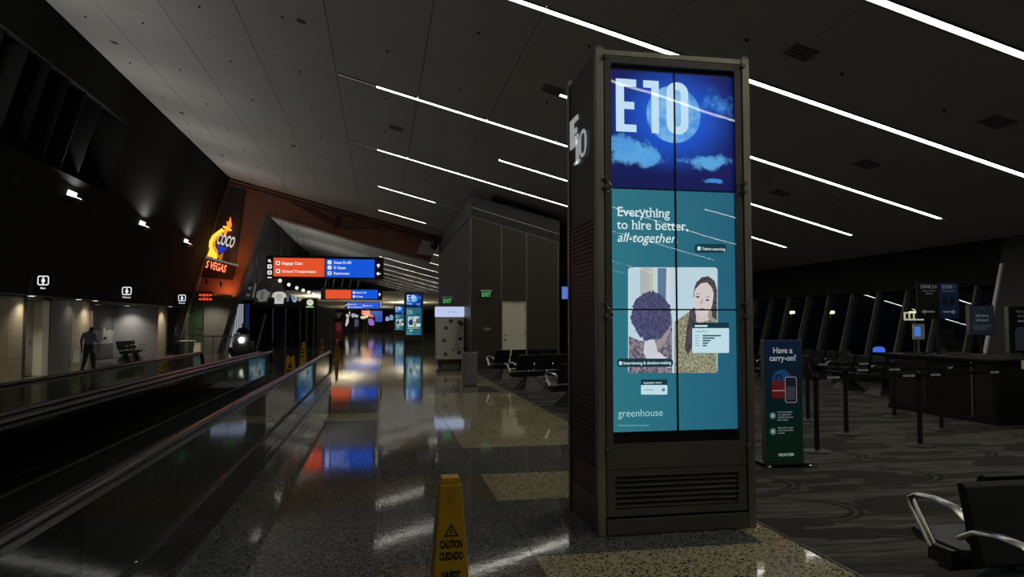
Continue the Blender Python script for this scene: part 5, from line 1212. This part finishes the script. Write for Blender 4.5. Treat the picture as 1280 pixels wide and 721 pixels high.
# ================================================================== PEOPLE
def person(label, loc, rz, P, mats, height=1.7, hold=None):
    """one continuous skinned body. P holds joint positions in metres for a 1.7 m figure facing +y"""
    J = dict(pelvis=(0, 0, .95), waist=(0, .0, 1.08), chest=(0, -.01, 1.30), neck0=(0, -.01, 1.42), neck=(0, .0, 1.47), head=(0, .02, 1.57), crown=(0, .015, 1.66), nose=(0, .12, 1.555), chin=(0, .07, 1.50),
             ear_l=(-.078, .01, 1.56), ear_r=(.078, .01, 1.56))
    for s, k in ((-1, 'l'), (1, 'r')):
        J.update({'sh_' + k: (s * .17, -.01, 1.385), 'el_' + k: (s * .23, -.03, 1.12), 'wr_' + k: (s * .23, .05, .89), 'pa_' + k: (s * .23, .08, .82),
                  'hip_' + k: (s * .085, 0, .90), 'kn_' + k: (s * .095, .02, .50), 'an_' + k: (s * .10, -.02, .09), 'toe_' + k: (s * .11, .14, .035), 'heel_' + k: (s * .10, -.06, .04)})
    J.update(P)
    R = dict(pelvis=(.17, .125), waist=(.165, .12), chest=(.195, .13), neck0=(.075, .07), neck=(.052, .055), head=(.078, .092), crown=(.055, .065), nose=(.012, .012), chin=(.035, .03), ear_l=(.016, .02), ear_r=(.016, .02))
    for k in 'lr': R.update({'sh_' + k: (.068, .068), 'el_' + k: (.047, .047), 'wr_' + k: (.03, .032), 'pa_' + k: (.034, .022), 'hip_' + k: (.115, .11), 'kn_' + k: (.08, .08), 'an_' + k: (.058, .06), 'toe_' + k: (.042, .03), 'heel_' + k: (.04, .035)})
    E = [('pelvis', 'waist'), ('waist', 'chest'), ('chest', 'neck0'), ('neck0', 'neck'), ('neck', 'head'), ('head', 'crown'), ('head', 'nose'), ('head', 'chin'), ('head', 'ear_l'), ('head', 'ear_r')]
    for k in 'lr':
        E += [('chest', 'sh_' + k), ('sh_' + k, 'el_' + k), ('el_' + k, 'wr_' + k), ('wr_' + k, 'pa_' + k), ('pelvis', 'hip_' + k), ('hip_' + k, 'kn_' + k), ('kn_' + k, 'an_' + k), ('an_' + k, 'toe_' + k), ('an_' + k, 'heel_' + k)]
        pa = Vector(J['pa_' + k]); d = (pa - Vector(J['wr_' + k])).normalized(); side = d.cross(Vector((1, 0, 0))); side = side.normalized() if side.length > .1 else Vector((0, 1, 0)); nrm = d.cross(side)
        for i, (o, l) in enumerate(((-.027, .068), (-.009, .08), (.009, .076), (.027, .06))):
            a = pa + side * o + d * .03; b = a + d * l * .5; c = b + d * l * .45 + nrm * (.02 if k == 'l' else -.02)
            for nm, p in (('a', a), ('b', b), ('c', c)): J['f%d%s_%s' % (i, nm, k)] = tuple(p); R['f%d%s_%s' % (i, nm, k)] = (.0095, .0095)
            E += [('pa_' + k, 'f%da_%s' % (i, k)), ('f%da_%s' % (i, k), 'f%db_%s' % (i, k)), ('f%db_%s' % (i, k), 'f%dc_%s' % (i, k))]
        th = pa + side * .045 - d * .005; t2 = th + side * .012 + d * .04
        J['ta_' + k] = tuple(th); J['tb_' + k] = tuple(t2); R['ta_' + k] = R['tb_' + k] = (.0105, .0105); E += [('pa_' + k, 'ta_' + k), ('ta_' + k, 'tb_' + k)]
    ks = list(J); me = bpy.data.meshes.new('skel'); me.from_pydata([J[k] for k in ks], [(ks.index(a), ks.index(b)) for a, b in E], [])
    ob = bpy.data.objects.new('skel', me); COL.objects.link(ob)
    sk = ob.modifiers.new('s', 'SKIN'); sk.branch_smoothing = .6; sk.use_smooth_shade = True
    for i, k in enumerate(ks):
        d = me.skin_vertices[0].data[i]; d.radius = R[k]; d.use_root = k == 'pelvis'
    ob.modifiers.new('u', 'SUBSURF').levels = 2
    dg = bpy.context.evaluated_depsgraph_get(); nm = bpy.data.meshes.new_from_object(ob.evaluated_get(dg)); bpy.data.objects.remove(ob)
    nm.name = 'body'; nm.materials.clear()
    for mm in mats: nm.materials.append(mm)          # shirt, trousers, skin, hair, shoes
    hz = Vector(J['head']); nz_ = J['neck'][2]
    wrs = [Vector(J['pa_l']), Vector(J['pa_r'])]
    for p in nm.polygons:
        c = p.center; p.use_smooth = True
        if (c - hz).length < .16 and c.z > nz_ - .01: i = 3 if (c.z > hz.z + .045 or (c.y < hz.y - .01 and c.z > hz.z - .06)) and abs(c.x - hz.x) < .085 else 2
        elif min((c - q).length for q in wrs) < .14: i = 2
        elif c.z > .98 or (abs(c.x) > .155 and c.z > .7): i = 0
        elif c.z < .075: i = 4
        else: i = 1
        p.material_index = i
    t = thing('person', (0, 0, 0), label, 'person')
    o = bpy.data.objects.new('body', nm); COL.objects.link(o); o.parent = t
    hz = Vector(J['head'])
    for s in (-1, 1): MB().lathe(hz + Vector((s * .03, .083, .0)), [(.004, -.004), (.009, 0), (.004, .006)], 8, ax=(0, 1, 0)).build('eye', M['ink'], t)
    MB().box(hz.x - .022, hz.x + .022, hz.y + .088, hz.y + .094, hz.z - .05, hz.z - .043).build('mouth', pm('lip', (.2, .08, .07), .5), t)
    MB().tube([(.158 * math.cos(a * .3927), .118 * math.sin(a * .3927), .985) for a in range(16)], .016, 6, closed=True).build('belt', M['ink'], t)
    t.location = loc; t.rotation_euler = (0, 0, rz); s = height / 1.7; t.scale = (s, s, s)
    return t, J
SKN = pm('brown skin', (.16, .085, .055), .5); HR = pm('black hair', (.012, .01, .01), .6); SHO = pm('black shoe', (.012, .012, .012), .4)
SH1 = pm('blue shirt', (.12, .16, .25), .8, 0, .2, 14, .05); TR = pm('dark trousers', (.012, .013, .018), .85); SH2 = pm('patterned blue shirt', (.16, .19, .32), .8, 0, .9, 26)
p1, J1 = person('person in a blue shirt and dark trousers walking with a white bag past the restrooms', (-9.35, 25.25, 0), math.radians(-14),
    {'head': (.035, .07, 1.52), 'crown': (.045, .075, 1.61), 'nose': (.05, .165, 1.49), 'chin': (.04, .12, 1.445), 'ear_l': (-.043, .06, 1.51), 'ear_r': (.112, .055, 1.51), 'neck': (.015, .03, 1.43), 'kn_l': (-.10, -.04, .50), 'an_l': (-.11, -.20, .12), 'heel_l': (-.11, -.24, .085), 'toe_l': (-.115, -.06, .035), 'kn_r': (.095, .10, .50), 'an_r': (.10, .12, .09), 'heel_r': (.10, .08, .04), 'toe_r': (.11, .28, .035), 'el_l': (-.245, -.05, 1.12), 'wr_l': (-.26, .0, .90), 'pa_l': (-.265, .02, .82), 'el_r': (.225, .02, 1.12), 'wr_r': (.16, .22, 1.08), 'pa_r': (.12, .27, 1.08)},
    [SH1, TR, SKN, HR, SHO], 1.62)
bg = thing('shopping_bag', (-9.62, 25.10, .30), 'white bag held by the person in the blue shirt', 'bag')
x, y = -9.64, 25.10
MB().hexa([(x - .11, y - .06, .36), (x + .11, y - .06, .36), (x + .11, y + .06, .36), (x - .11, y + .06, .36), (x - .09, y - .03, .72), (x + .09, y - .03, .72), (x + .09, y + .03, .72), (x - .09, y + .03, .72)]).build('bag_body', M['white_paint'], bg, bevel=.02)
MB().tube([(x - .07, y, .69), (x - .05, y, .76), (x, y, .79), (x + .05, y, .76), (x + .07, y, .69)], .008, 6).build('bag_handle', M['white_paint'], bg, smooth=True)
p2, J2 = person('person in a patterned blue shirt standing with a hand raised to the ear', (-9.45, 35.7, 0), math.radians(-70),
    {'el_r': (.27, .12, 1.22), 'wr_r': (.16, .10, 1.46), 'pa_r': (.12, .07, 1.53), 'wr_l': (-.2, .12, .93), 'pa_l': (-.17, .19, .92)}, [SH2, TR, SKN, HR, SHO], 1.70)

# ================================================================== CLEANING MACHINE WITH RIDER
c = atZ(304, 445); cx_, cy_ = c.x, c.y
t = thing('floor_scrubber', (cx_, cy_, 0), 'dark ride-on cleaning machine with a bright headlight in front of the far shops', 'cleaning machine')
MB().box(cx_ - .42, cx_ + .42, cy_ - .55, cy_ + .75, .22, .72).build('machine_body', pm('machine grey', (.05, .05, .055), .5), t, bevel=.06)
MB().prism([(cx_ - .36, cy_ - .55, .72), (cx_ - .36, cy_ - .2, .72), (cx_ - .36, cy_ - .32, 1.12), (cx_ - .36, cy_ - .48, 1.12)], (.72, 0, 0)).build('front_cowl', pm('machine grey', (.05, .05, .055), .5), t, bevel=.02)
MB().lathe((cx_, cy_ - .30, 1.12), [(.02, -.05), (.02, .06), (.2, .08), (.2, .10), (.02, .10)], 18, ax=(0, .5, 1)).build('steering_wheel', M['rubber'], t, smooth=30)
MB().box(cx_ - .25, cx_ + .25, cy_ + .12, cy_ + .55, .72, .82).box(cx_ - .25, cx_ + .25, cy_ + .50, cy_ + .58, .82, 1.2).build('rider_seat', M['vinyl'], t, bevel=.02)
for sx in (-1, 1):
    for yy in (-.35, .5): MB().cyl((cx_ + sx * .36, cy_ + yy, .17), (cx_ + sx * .46, cy_ + yy, .17), .17, 16).build('wheel', M['rubber'], t)
MB().box(cx_ - .5, cx_ + .5, cy_ - .62, cy_ - .5, .03, .2).build('brush_deck', M['black'], t, bevel=.02)
MB().lathe((cx_ + .02, cy_ - .56, .82), [(.11, 0), (.12, .03), (.095, .05), (.06, .055)], 16, ax=(0, -1, 0)).build('headlight', em('headlight glare', (1, .99, .95), 35.0), t, smooth=True)
light('SPOT', 'headlight_beam', (cx_ + .02, cy_ - .70, .82), 250, (1, .98, .93), t, (math.radians(82), 0, math.radians(8)), spot_size=math.radians(70), spot_blend=.7, shadow_soft_size=.06)
rp, _ = person('person in dark clothes riding the cleaning machine', (cx_ - .08, cy_ + .30, .0), math.pi,
    {'pelvis': (0, 0, .90), 'waist': (0, .02, 1.03), 'hip_l': (-.10, .03, .88), 'hip_r': (.10, .03, .88), 'kn_l': (-.16, .44, .90), 'kn_r': (.16, .44, .90), 'an_l': (-.17, .46, .48), 'an_r': (.17, .46, .48), 'toe_l': (-.18, .62, .44), 'toe_r': (.18, .62, .44), 'heel_l': (-.17, .42, .44), 'heel_r': (.17, .42, .44), 'el_l': (-.27, .15, 1.16), 'el_r': (.27, .15, 1.16), 'wr_l': (-.18, .40, 1.17), 'wr_r': (.18, .40, 1.17), 'pa_l': (-.15, .47, 1.19), 'pa_r': (.15, .47, 1.19)},
    [pm('black jacket', (.015, .015, .018), .8), TR, SKN, HR, SHO], 1.7)

# ================================================================== SHOPS BEYOND THE PORTAL
SHP = pm('dark shopfront', (.012, .012, .013), .5)
def shp(q, Y): return atY(q[0], q[1], Y)
t = thing('dark_shop', (-7, 50.2, 0), 'unlit dark shop beyond the portal with black posts and a black fascia', 'shop')
MB().box(-10.3, -4.35, 51.0, 74, 0, 2.9).build('shop_body', M['void'], t); MB().box(-10.3, -4.3, 50.4, 51.0, 2.72, 3.35).build('fascia', SHP, t)
for q in (357, 375, 383, 392):
    p = shp((q, 415), 50.2); MB().box(p.x - .06, p.x + .06, 50.2, 50.3, 0, 2.72).build('shop_post', pm('grey post', (.16, .16, .16), .4, .5), t)
for k in range(7):
    p = shp((344 + k * 8, 415), 50.6); MB().box(p.x - .2, p.x + .2, 50.6, 50.62, .05, 2.7).build('shop_pane', M['win_glass'], t)
def fsign(name, lb, pts, Y, mat, extra=()):
    p0 = shp(pts[0], Y); t = thing(name, p0, lb, 'shop sign', 'shop fascia signs')
    MB().prism([shp(p, Y) for p in pts], (0, .08, 0)).build('panel', mat, t)
    for k, (pp, mm, nm) in enumerate(extra): MB().prism([shp(p, Y) - Vector((0, .012 * (k + 1), 0)) for p in pp], (0, .01, 0)).build(nm, mm, t)
    return t
TW = em('lit t-shirt white', lin((200, 200, 192)), .85); TG = em('dim print grey', lin((96, 94, 92)), .7); TD = em('print dark', lin((40, 40, 44)), .6)
fsign('shirt_sign', 'white t-shirt shaped lit sign on the dark shop fascia', [(341, 367), (345, 364.5), (353, 364.5), (357, 367), (358, 371), (354.5, 372.5), (354, 379.5), (343, 379.5), (343.5, 372.5), (340, 371)], 50.2, TW,
      [([(346, 368.5), (352, 368.5), (352, 369.4), (346, 369.4)], TG, 'print_line'), ([(345, 371), (353, 371), (353, 371.8), (345, 371.8)], TG, 'print_line'), ([(347, 374), (351, 374), (351, 374.8), (347, 374.8)], TG, 'print_line')])
fsign('shirt_sign', 'small dim bluish shirt sign just right of the t-shirt', [(358.3, 369.5), (360.5, 369), (361, 376), (358.5, 377)], 50.15, em('dim blue shirt', lin((90, 100, 130)), .8))
fsign('cup_sign', 'small pale blue cup shaped lit sign in the middle of the fascia', [(364, 370), (367, 372), (370, 370.5), (371.5, 374), (369.5, 377.5), (366.5, 377.5), (365, 374)], 50.2, em('lit pale blue', lin((160, 180, 200)), .85), [([(366, 372.5), (369, 372.5), (367.5, 375.5)], TD, 'print_mark')])
fsign('bird_sign', 'small cream bird shaped lit sign on the fascia', [(372, 374), (376, 371.5), (380, 369.5), (377, 374), (375, 376.5), (373, 376)], 50.2, em('lit cream', lin((170, 160, 130)), .75))
ci = [(387.5 + 4.2 * math.cos(k * .3927), 378 + 4.0 * math.sin(k * .3927)) for k in range(16)]
fsign('round_sign', 'round white lit sign above a small green bar', ci, 50.2, em('lit round white', lin((214, 216, 190)), .95), [([(382.5, 382.8), (392, 382.8), (392, 384.2), (382.5, 384.2)], em('lit green bar', lin((150, 220, 160)), .9), 'green_bar'), ([(386, 377), (388.5, 377), (388.5, 378), (386, 378)], em('pale green mark', lin((150, 190, 140)), .8), 'print_mark')])
t = fsign('poster_board', 'grey leaning poster board with a pale shirt print beside the red portal', [(309, 352), (340, 357), (334, 379), (302, 376)], 46.0, em('poster grey', lin((32, 32, 34)), .6),
      [([(322, 364), (331, 361), (338, 366), (333, 376), (324, 377), (320, 370)], em('poster shirt', lin((120, 120, 118)), .7), 'shirt_print'), ([(311, 358), (315, 358.5), (314, 362), (310, 361.5)], TG, 'print_block'), ([(326, 365), (330, 364), (329, 374), (325, 375)], TG, 'print_block'), ([(318.5, 354), (321, 354.4), (317.5, 372), (315.2, 371.6)], TG, 'print_block'), ([(309, 367), (313, 367.6), (312, 370.5), (308, 370)], TG, 'print_block')])
p = shp((320, 378), 46.06); MB().cyl((p.x, 46.1, CZ(p.x)), (p.x, 46.1, shp((324, 355), 46).z), .02, 6).build('hanger', M['black'], t)
for i, (x, Y) in enumerate(((-6.6, 56.0), (-5.6, 66.0))):  # added lamps, kept out of sight, that brighten the ceiling above
    q = thing('added_roof_uplight', (x, Y, 2.9), '%s added uplight on the dark shop roof, hidden behind its fascia' % ['nearer', 'farther'][i], 'lamp', 'added roof lamps')
    MB().box(x - .3, x + .3, Y - .12, Y + .12, 2.9, 3.0).build('lamp_case', M['dark_metal'], q); MB().box(x - .26, x + .26, Y - .09, Y + .09, 3.0, 3.01).build('lens', em('added roof lamp lens', (1, .97, .9), 3.0), q)
    light('AREA', 'added_roof_light', (x, Y, 3.03), 110, (1, .97, .92), q, (math.pi, 0, 0), size=.5)
# pendant lamps over the shop
for i, q in enumerate(((350, 351), (361, 356), (371, 360), (379, 363), (386, 365.4), (392, 367.6), (396, 369), (400, 371))):
    p = meet(q[0], q[1], (1, 0, 0), -6.2); r = .11 + .006 * i
    t = thing('pendant_lamp', (p.x, p.y, CZ(p.x)), '%s small white pendant lamp in the row running away under the large sign' % ORD[i], 'lamp', 'shop pendants')
    MB().lathe((p.x, p.y, p.z), [(.03, -r), (r, -.03), (r * .9, r * .8), (.03, r * 1.1)], 12).build('globe', em('pendant globe', (1, .97, .9), 1.1), t, smooth=True)
    MB().cyl((p.x, p.y, p.z + r), (p.x, p.y, CZ(p.x)), .012, 6).build('cord', M['black'], t)
# ribbed wall panel, its light painted in as glow, and blue jamb behind the machine
Y = 44.5
A, B = shp((284, 410), Y), shp((304, 410), Y)
t = thing('ribbed_glow_panel', (A.x, Y, 0), 'pale ribbed wall panel with painted-in glow, behind the cleaning machine', 'wall panel')
RP = em('backlit ribbed panel', lin((150, 158, 166)), .8)
for i in range(7):
    x0 = A.x + (B.x - A.x) * i / 7; x1 = A.x + (B.x - A.x) * (i + 1) / 7
    MB().prism([(x0 + .015, Y, 0.2), (x1 - .015, Y, 0.2), (x1 - .015, Y, 2.78), (x0 + .015, Y, 2.78)], (0, .05, 0)).build('rib', RP, t)
C_ = shp((306, 410), Y); D_ = shp((311, 410), Y)
MB().box(C_.x, D_.x, Y, Y + .1, 0, 2.8).build('blue_jamb', em('blue jamb', lin((22, 40, 84)), .6), t)
MB().box(A.x - .1, D_.x + .3, Y - .05, Y + .15, 2.8, 3.05).build('lintel', SHP, t)
A = shp((321, 430), 47); B = shp((332, 392), 47)
o = MB().tube([(A.x, 47, 0), (B.x, 47, 2.25)], .07, 4).build('leaning_post', pm('pale post', (.30, .30, .30), .4, .3), None); tag(o, 'pale leaning post right of the cleaning machine', 'post')
# pale pylon, poster totem, leaning fins farther down
t = thing('pale_pylon', shp((415, 409), 74), 'pale leaning pylon face far down the left side', 'pylon')
MB().prism([shp(q, 74) for q in ((401, 389), (428, 391), (416, 410), (406, 410))], (0, .6, 0)).build('pylon_face', pm('pale plaster', (.55, .53, .48), .7), t); MB().box(shp((406, 410), 74.2).x, shp((416, 410), 74.2).x, 74.2, 74.6, 0, shp((410, 410), 74).z).build('pylon_foot', DK, t)
p = atZ(423, 431)
t = thing('poster_totem', (p.x, p.y, 0), 'dark standing poster with a red figure at the walkway end', 'poster')
a, b = atY(417, 398, p.y), atY(429, 431, p.y)
MB().box(a.x, b.x, p.y, p.y + .2, 0, a.z).build('totem_body', M['black'], t); MB().box(a.x + .06, b.x - .06, p.y - .01, p.y, .3, a.z - .25).build('poster', em('poster dark red', lin((52, 16, 16)), .6), t)
MB().prism([atY(x, y, p.y - .012) for x, y in ((421, 404), (425, 403.5), (427, 409), (425.5, 414), (421, 414), (420, 409))], (0, .002, 0)).build('poster_figure', em('poster skin red', lin((96, 40, 34)), .6), t)
for i, x in enumerate((406, 416, 427, 437, 447)):
    a = shp((x + 3, 346), 52); b = shp((x, 359), 52)
    o = MB().tube([(a.x, 52, a.z), (b.x, 52, b.z)], .05, 4).build('hanging_fin', pm('grey hanging fin', (.2, .2, .2), .5), None, origin=(a.x, 52, a.z)); tag(o, '%s thin leaning bar between the first and second hanging signs' % ['leftmost', 'second', 'middle', 'fourth', 'rightmost'][i], 'bar', 'hanging bars')
m = MB(); a = shp((398, 346), 52.1); b = shp((462, 346), 52.1); o = MB().box(a.x, b.x, 52.0, 52.2, a.z, a.z + .2).build('dark_beam', SHP, None, origin=(a.x, 52, a.z)); tag(o, 'dark beam carrying the thin leaning bars', 'beam')
# glowing clutter of shops at the far end
FY = 112.0
def far_item(name, lb, pts, rgb, s=.9, Y=FY, cat='display'):
    p0 = shp(pts[0], Y); t = thing(name, (p0.x, Y, 0), lb, cat, 'far lit displays')
    MB().prism([shp(p, Y) for p in pts], (0, .5, 0)).build('lit_face', em('far glow %s' % (str(rgb)), lin(rgb), s, .3, 1.5), t)
    zb = min(shp(p, Y).z for p in pts); xs_ = [shp(p, Y).x for p in pts]
    if zb > .1: MB().box((min(xs_) + max(xs_)) / 2 - .1, (min(xs_) + max(xs_)) / 2 + .1, Y + .1, Y + .4, 0, zb).build('stand', M['black'], t)
far_item('far_display', 'white palm-like lit display at the far end, leftmost', [(432, 393), (437, 391.5), (438, 394), (435.5, 396), (436, 402), (433, 408), (431.5, 406), (433.5, 397)], (190, 190, 186))
far_item('far_display', 'pair of pale lit shapes right of the leftmost far display', [(439, 392), (442, 391.5), (448, 394), (447, 397), (443, 396), (440, 397)], (170, 170, 190))
far_item('far_display', 'cream lit awning at the far end', [(450, 396), (454, 394.5), (460, 395), (460, 398), (452, 398.5)], (220, 212, 170))
far_item('far_display', 'purple lit figure at the far end', [(460, 400), (462, 397.5), (465, 398.5), (467, 400), (468, 406), (464, 407), (461, 405)], (150, 110, 190))
far_item('far_display', 'light blue lit shape near the farthest gate display', [(487, 394), (490, 393), (492, 396), (491, 400), (487, 400)], (120, 160, 210))
far_item('far_display', 'white tilted lit shape left of the farthest gate display', [(482, 397), (484, 395), (487, 398), (486, 401), (482, 401)], (160, 160, 200))
far_item('far_screen', 'orange panel of the far overhead screens', [(452, 388), (463, 388), (463, 392), (467, 395), (467, 397), (452, 393)], (214, 92, 60), Y=108, cat='screen')
far_item('far_screen', 'tall blue panel of the far overhead screens', [(464, 388.5), (478, 388.5), (478, 402), (469, 402), (469, 396), (464, 393)], (40, 80, 180), Y=109.0, cat='screen')
far_item('far_screen', 'cool white lit shopfront at the far end left', [(443, 399), (448, 399), (448, 408), (443, 408)], (60, 66, 90), Y=110, cat='shopfront')
fs = sroot('ceiling_far', 'lower pale lit ceiling over the far shops', 'ceiling')
for i in range(8):
    for j in range(5): MB().hexa([(-9.5 + (i + a) * 2.3, 72 + (j + b) * 9, 4.7 - .02 * (j + b) * 9 + c) for c in (0, .15) for a, b in ((.01, .01), (.99, .01), (.99, .99), (.01, .99))]).build('ceiling_board', pm('pale plaster', (.55, .53, .48), .7), fs)
for i, (x, Y, z, e) in enumerate(((-3.5, 84, 2.7, 420), (3.5, 92, 2.6, 420), (-6.5, 79, 2.8, 300), (-2, 106, 2.4, 420))):  # added lamps, made up to brighten the lowered far ceiling
    t = thing('added_far_lamp', (x, Y, z), '%s added warm lamp bowl to brighten the far ceiling' % ['first', 'second', 'third', 'fourth'][i], 'lamp', 'added far lamps')
    MB().lathe((x, Y, z), [(.05, -.12), (.22, 0), (.22, .03)], 14).build('bowl', M['dark_metal'], t); MB().cyl((x, Y, z + .03), (x, Y, 4.7 - .02 * (Y - 72)), .01, 6).build('cord', M['black'], t)
    light('AREA', 'added_lamp_light', (x, Y, z + .06), e, (1, .88, .62), t, (math.pi, 0, 0), size=.4)
# colourful notice by the first person
o = MB().box(-10.39, -10.36, 28.1, 28.26, 1.35, 2.08).build('notice_strip', em('notice colours', lin((150, 110, 100)), .5, .6, 6), None, origin=(-10.4, 28.1, 1.3)); tag(o, 'narrow colourful notice strip beside the person with the white bag', 'notice')
for i, Y in enumerate((31.3, 34.5)):
    t = thing('wall_dispenser', (-12.36, Y, 1.0), ['black dispenser with a white tip on the alcove wall', 'white and black dispenser on the alcove wall'][i], 'dispenser')
    MB().box(-12.36, -12.22, Y, Y + .3, .95, 1.45).build('dispenser_body', M['black'] if i == 0 else M['white_paint'], t, bevel=.02)
    MB().box(-12.2, -12.15, Y + .05, Y + .25, .90, 1.02).build('dispenser_tip', M['white_paint'] if i == 0 else M['black'], t)

# ================================================================== SUB-PARTS: printed matter, knobs and marks belong to the part they sit on
def centre(o):
    b = [Vector(c) for c in o.bound_box]; return sum(b, Vector()) / 8
def nest(root, parents, children):
    kids = list(root.children); ps = [k for k in kids if k.type == 'MESH' and k.name.split('.')[0] in parents]
    if not ps: return
    pc = []
    for q in ps:
        b = [Vector(c) for c in q.bound_box]; pc.append((Vector(b[0]), Vector(b[6]), q))
    for k in kids:
        n = k.name.split('.')[0]
        if k.type != 'MESH' or k in ps or not any(n == c or (c.endswith('*') and n.startswith(c[:-1])) for c in children): continue
        c = centre(k)
        def gap(e): return sum(max(e[0][i] - c[i], 0, c[i] - e[1][i]) ** 2 for i in range(3))
        k.parent = min(pc, key=gap)[2]
RULES = {
    'tall_display': [(('bezel',), ('bezel_bar',)), (('screen',), ('photo_*', 'card*', 'caption_*', 'chart_*', 'lettering', 'serifs', 'gate_number')), (('louvre_frame',), ('louvre_slat',)), (('door_frame',), ('glass_knob', 'cable_loop')), (('corner_post',), ('post_cap',)), (('ribbed_flank_panel',), ('raised_letter',))],
    'caution_cone': [(('cone_body',), ('lettering', 'warning_triangle', 'printed_line', 'grip_recess')), (('cap',), ('cap_slot',))],
    'wayfinding_sign': [(('lit_panel', 'sign_case'), ('lettering', 'icon', 'icon_mark', 'arrow'))],
    'beam_seat': [(('backrest',), ('back_button',)), (('armrest',), ('arm_bracket',))],
    'cupcake_machine': [(('cabinet', 'lit_header'), ('lettering', 'dot', 'dot_centre')), (('plinth',), ('caster',))],
    'waste_bin': [(('lid',), ('opening',)), (('bin_body',), ('panel_seam',))],
    'carry_on_sign': [(('sign_panel',), ('lettering', 'printed_*', 'edge_rail')), (('base_plate',), ('caster',))],
    'queue_belt': [(('webbing',), ('lettering',))],
    'gate_sign': [(('blue_panel', 'black_panel', 'sign_frame'), ('lettering', 'arrow', 'printed_*'))],
    'exit_sign': [(('sign_case',), ('lettering',))],
    'restroom_sign': [(('sign_plate',), ('lettering', 'pictogram_*'))],
    'neon_sign': [(('sign_board',), ('bulb_letters', 'neon_letters', 'small_letters', 'arrow_cut'))],
    'door_1': [(('door_leaf',), ('door_handle', 'kick_plate'))], 'door_2': [(('door_leaf',), ('door_knob', 'deadbolt', 'hinge')), (('door_frame',), ('closer_plate',))],
    'gate_counter': [(('counter_body',), ('front_panel', 'steel_edge'))], 'strip_light': [(('housing',), ())], 'ceiling_vent': [(('vent_frame',), ('vent_slat',))],
    'wall_uplight': [(('tray',), ('lens', 'reflector', 'ballast'))], 'person': [(('body',), ('eye', 'mouth', 'belt'))], 'floor_scrubber': [(('front_cowl',), ('headlight', 'steering_wheel')), (('machine_body',), ('rider_seat',))],
    'payment_terminal': [(('casing',), ('screen',))], 'gate_monitor': [(('casing',), ('screen',))], 'lit_notice': [(('notice_panel',), ('printed_block',))], 'poster_totem': [(('poster',), ('poster_figure',))],
    'led_sign': [(('sign_case',), ('led_word',))], 'shirt_sign': [(('panel',), ('print_*',))], 'round_sign': [(('panel',), ('print_*', 'green_bar'))], 'cup_sign': [(('panel',), ('print_*',))], 'poster_board': [(('panel',), ('print_*', 'shirt_print'))],
    'moving_walkway': [(('belt',), ('belt_rib',)), (('landing_plate',), ('landing_ridge',))], 'wall_dispenser': [(('dispenser_body',), ('dispenser_tip',))], 'folding_caution_sign': [(('sign_leaf',), ('warning_triangle', 'printed_line'))],
}
for o in list(COL.objects):
    if o.parent is None:
        for ps, cs in RULES.get(o.name.split('.')[0], ()): nest(o, ps, cs)
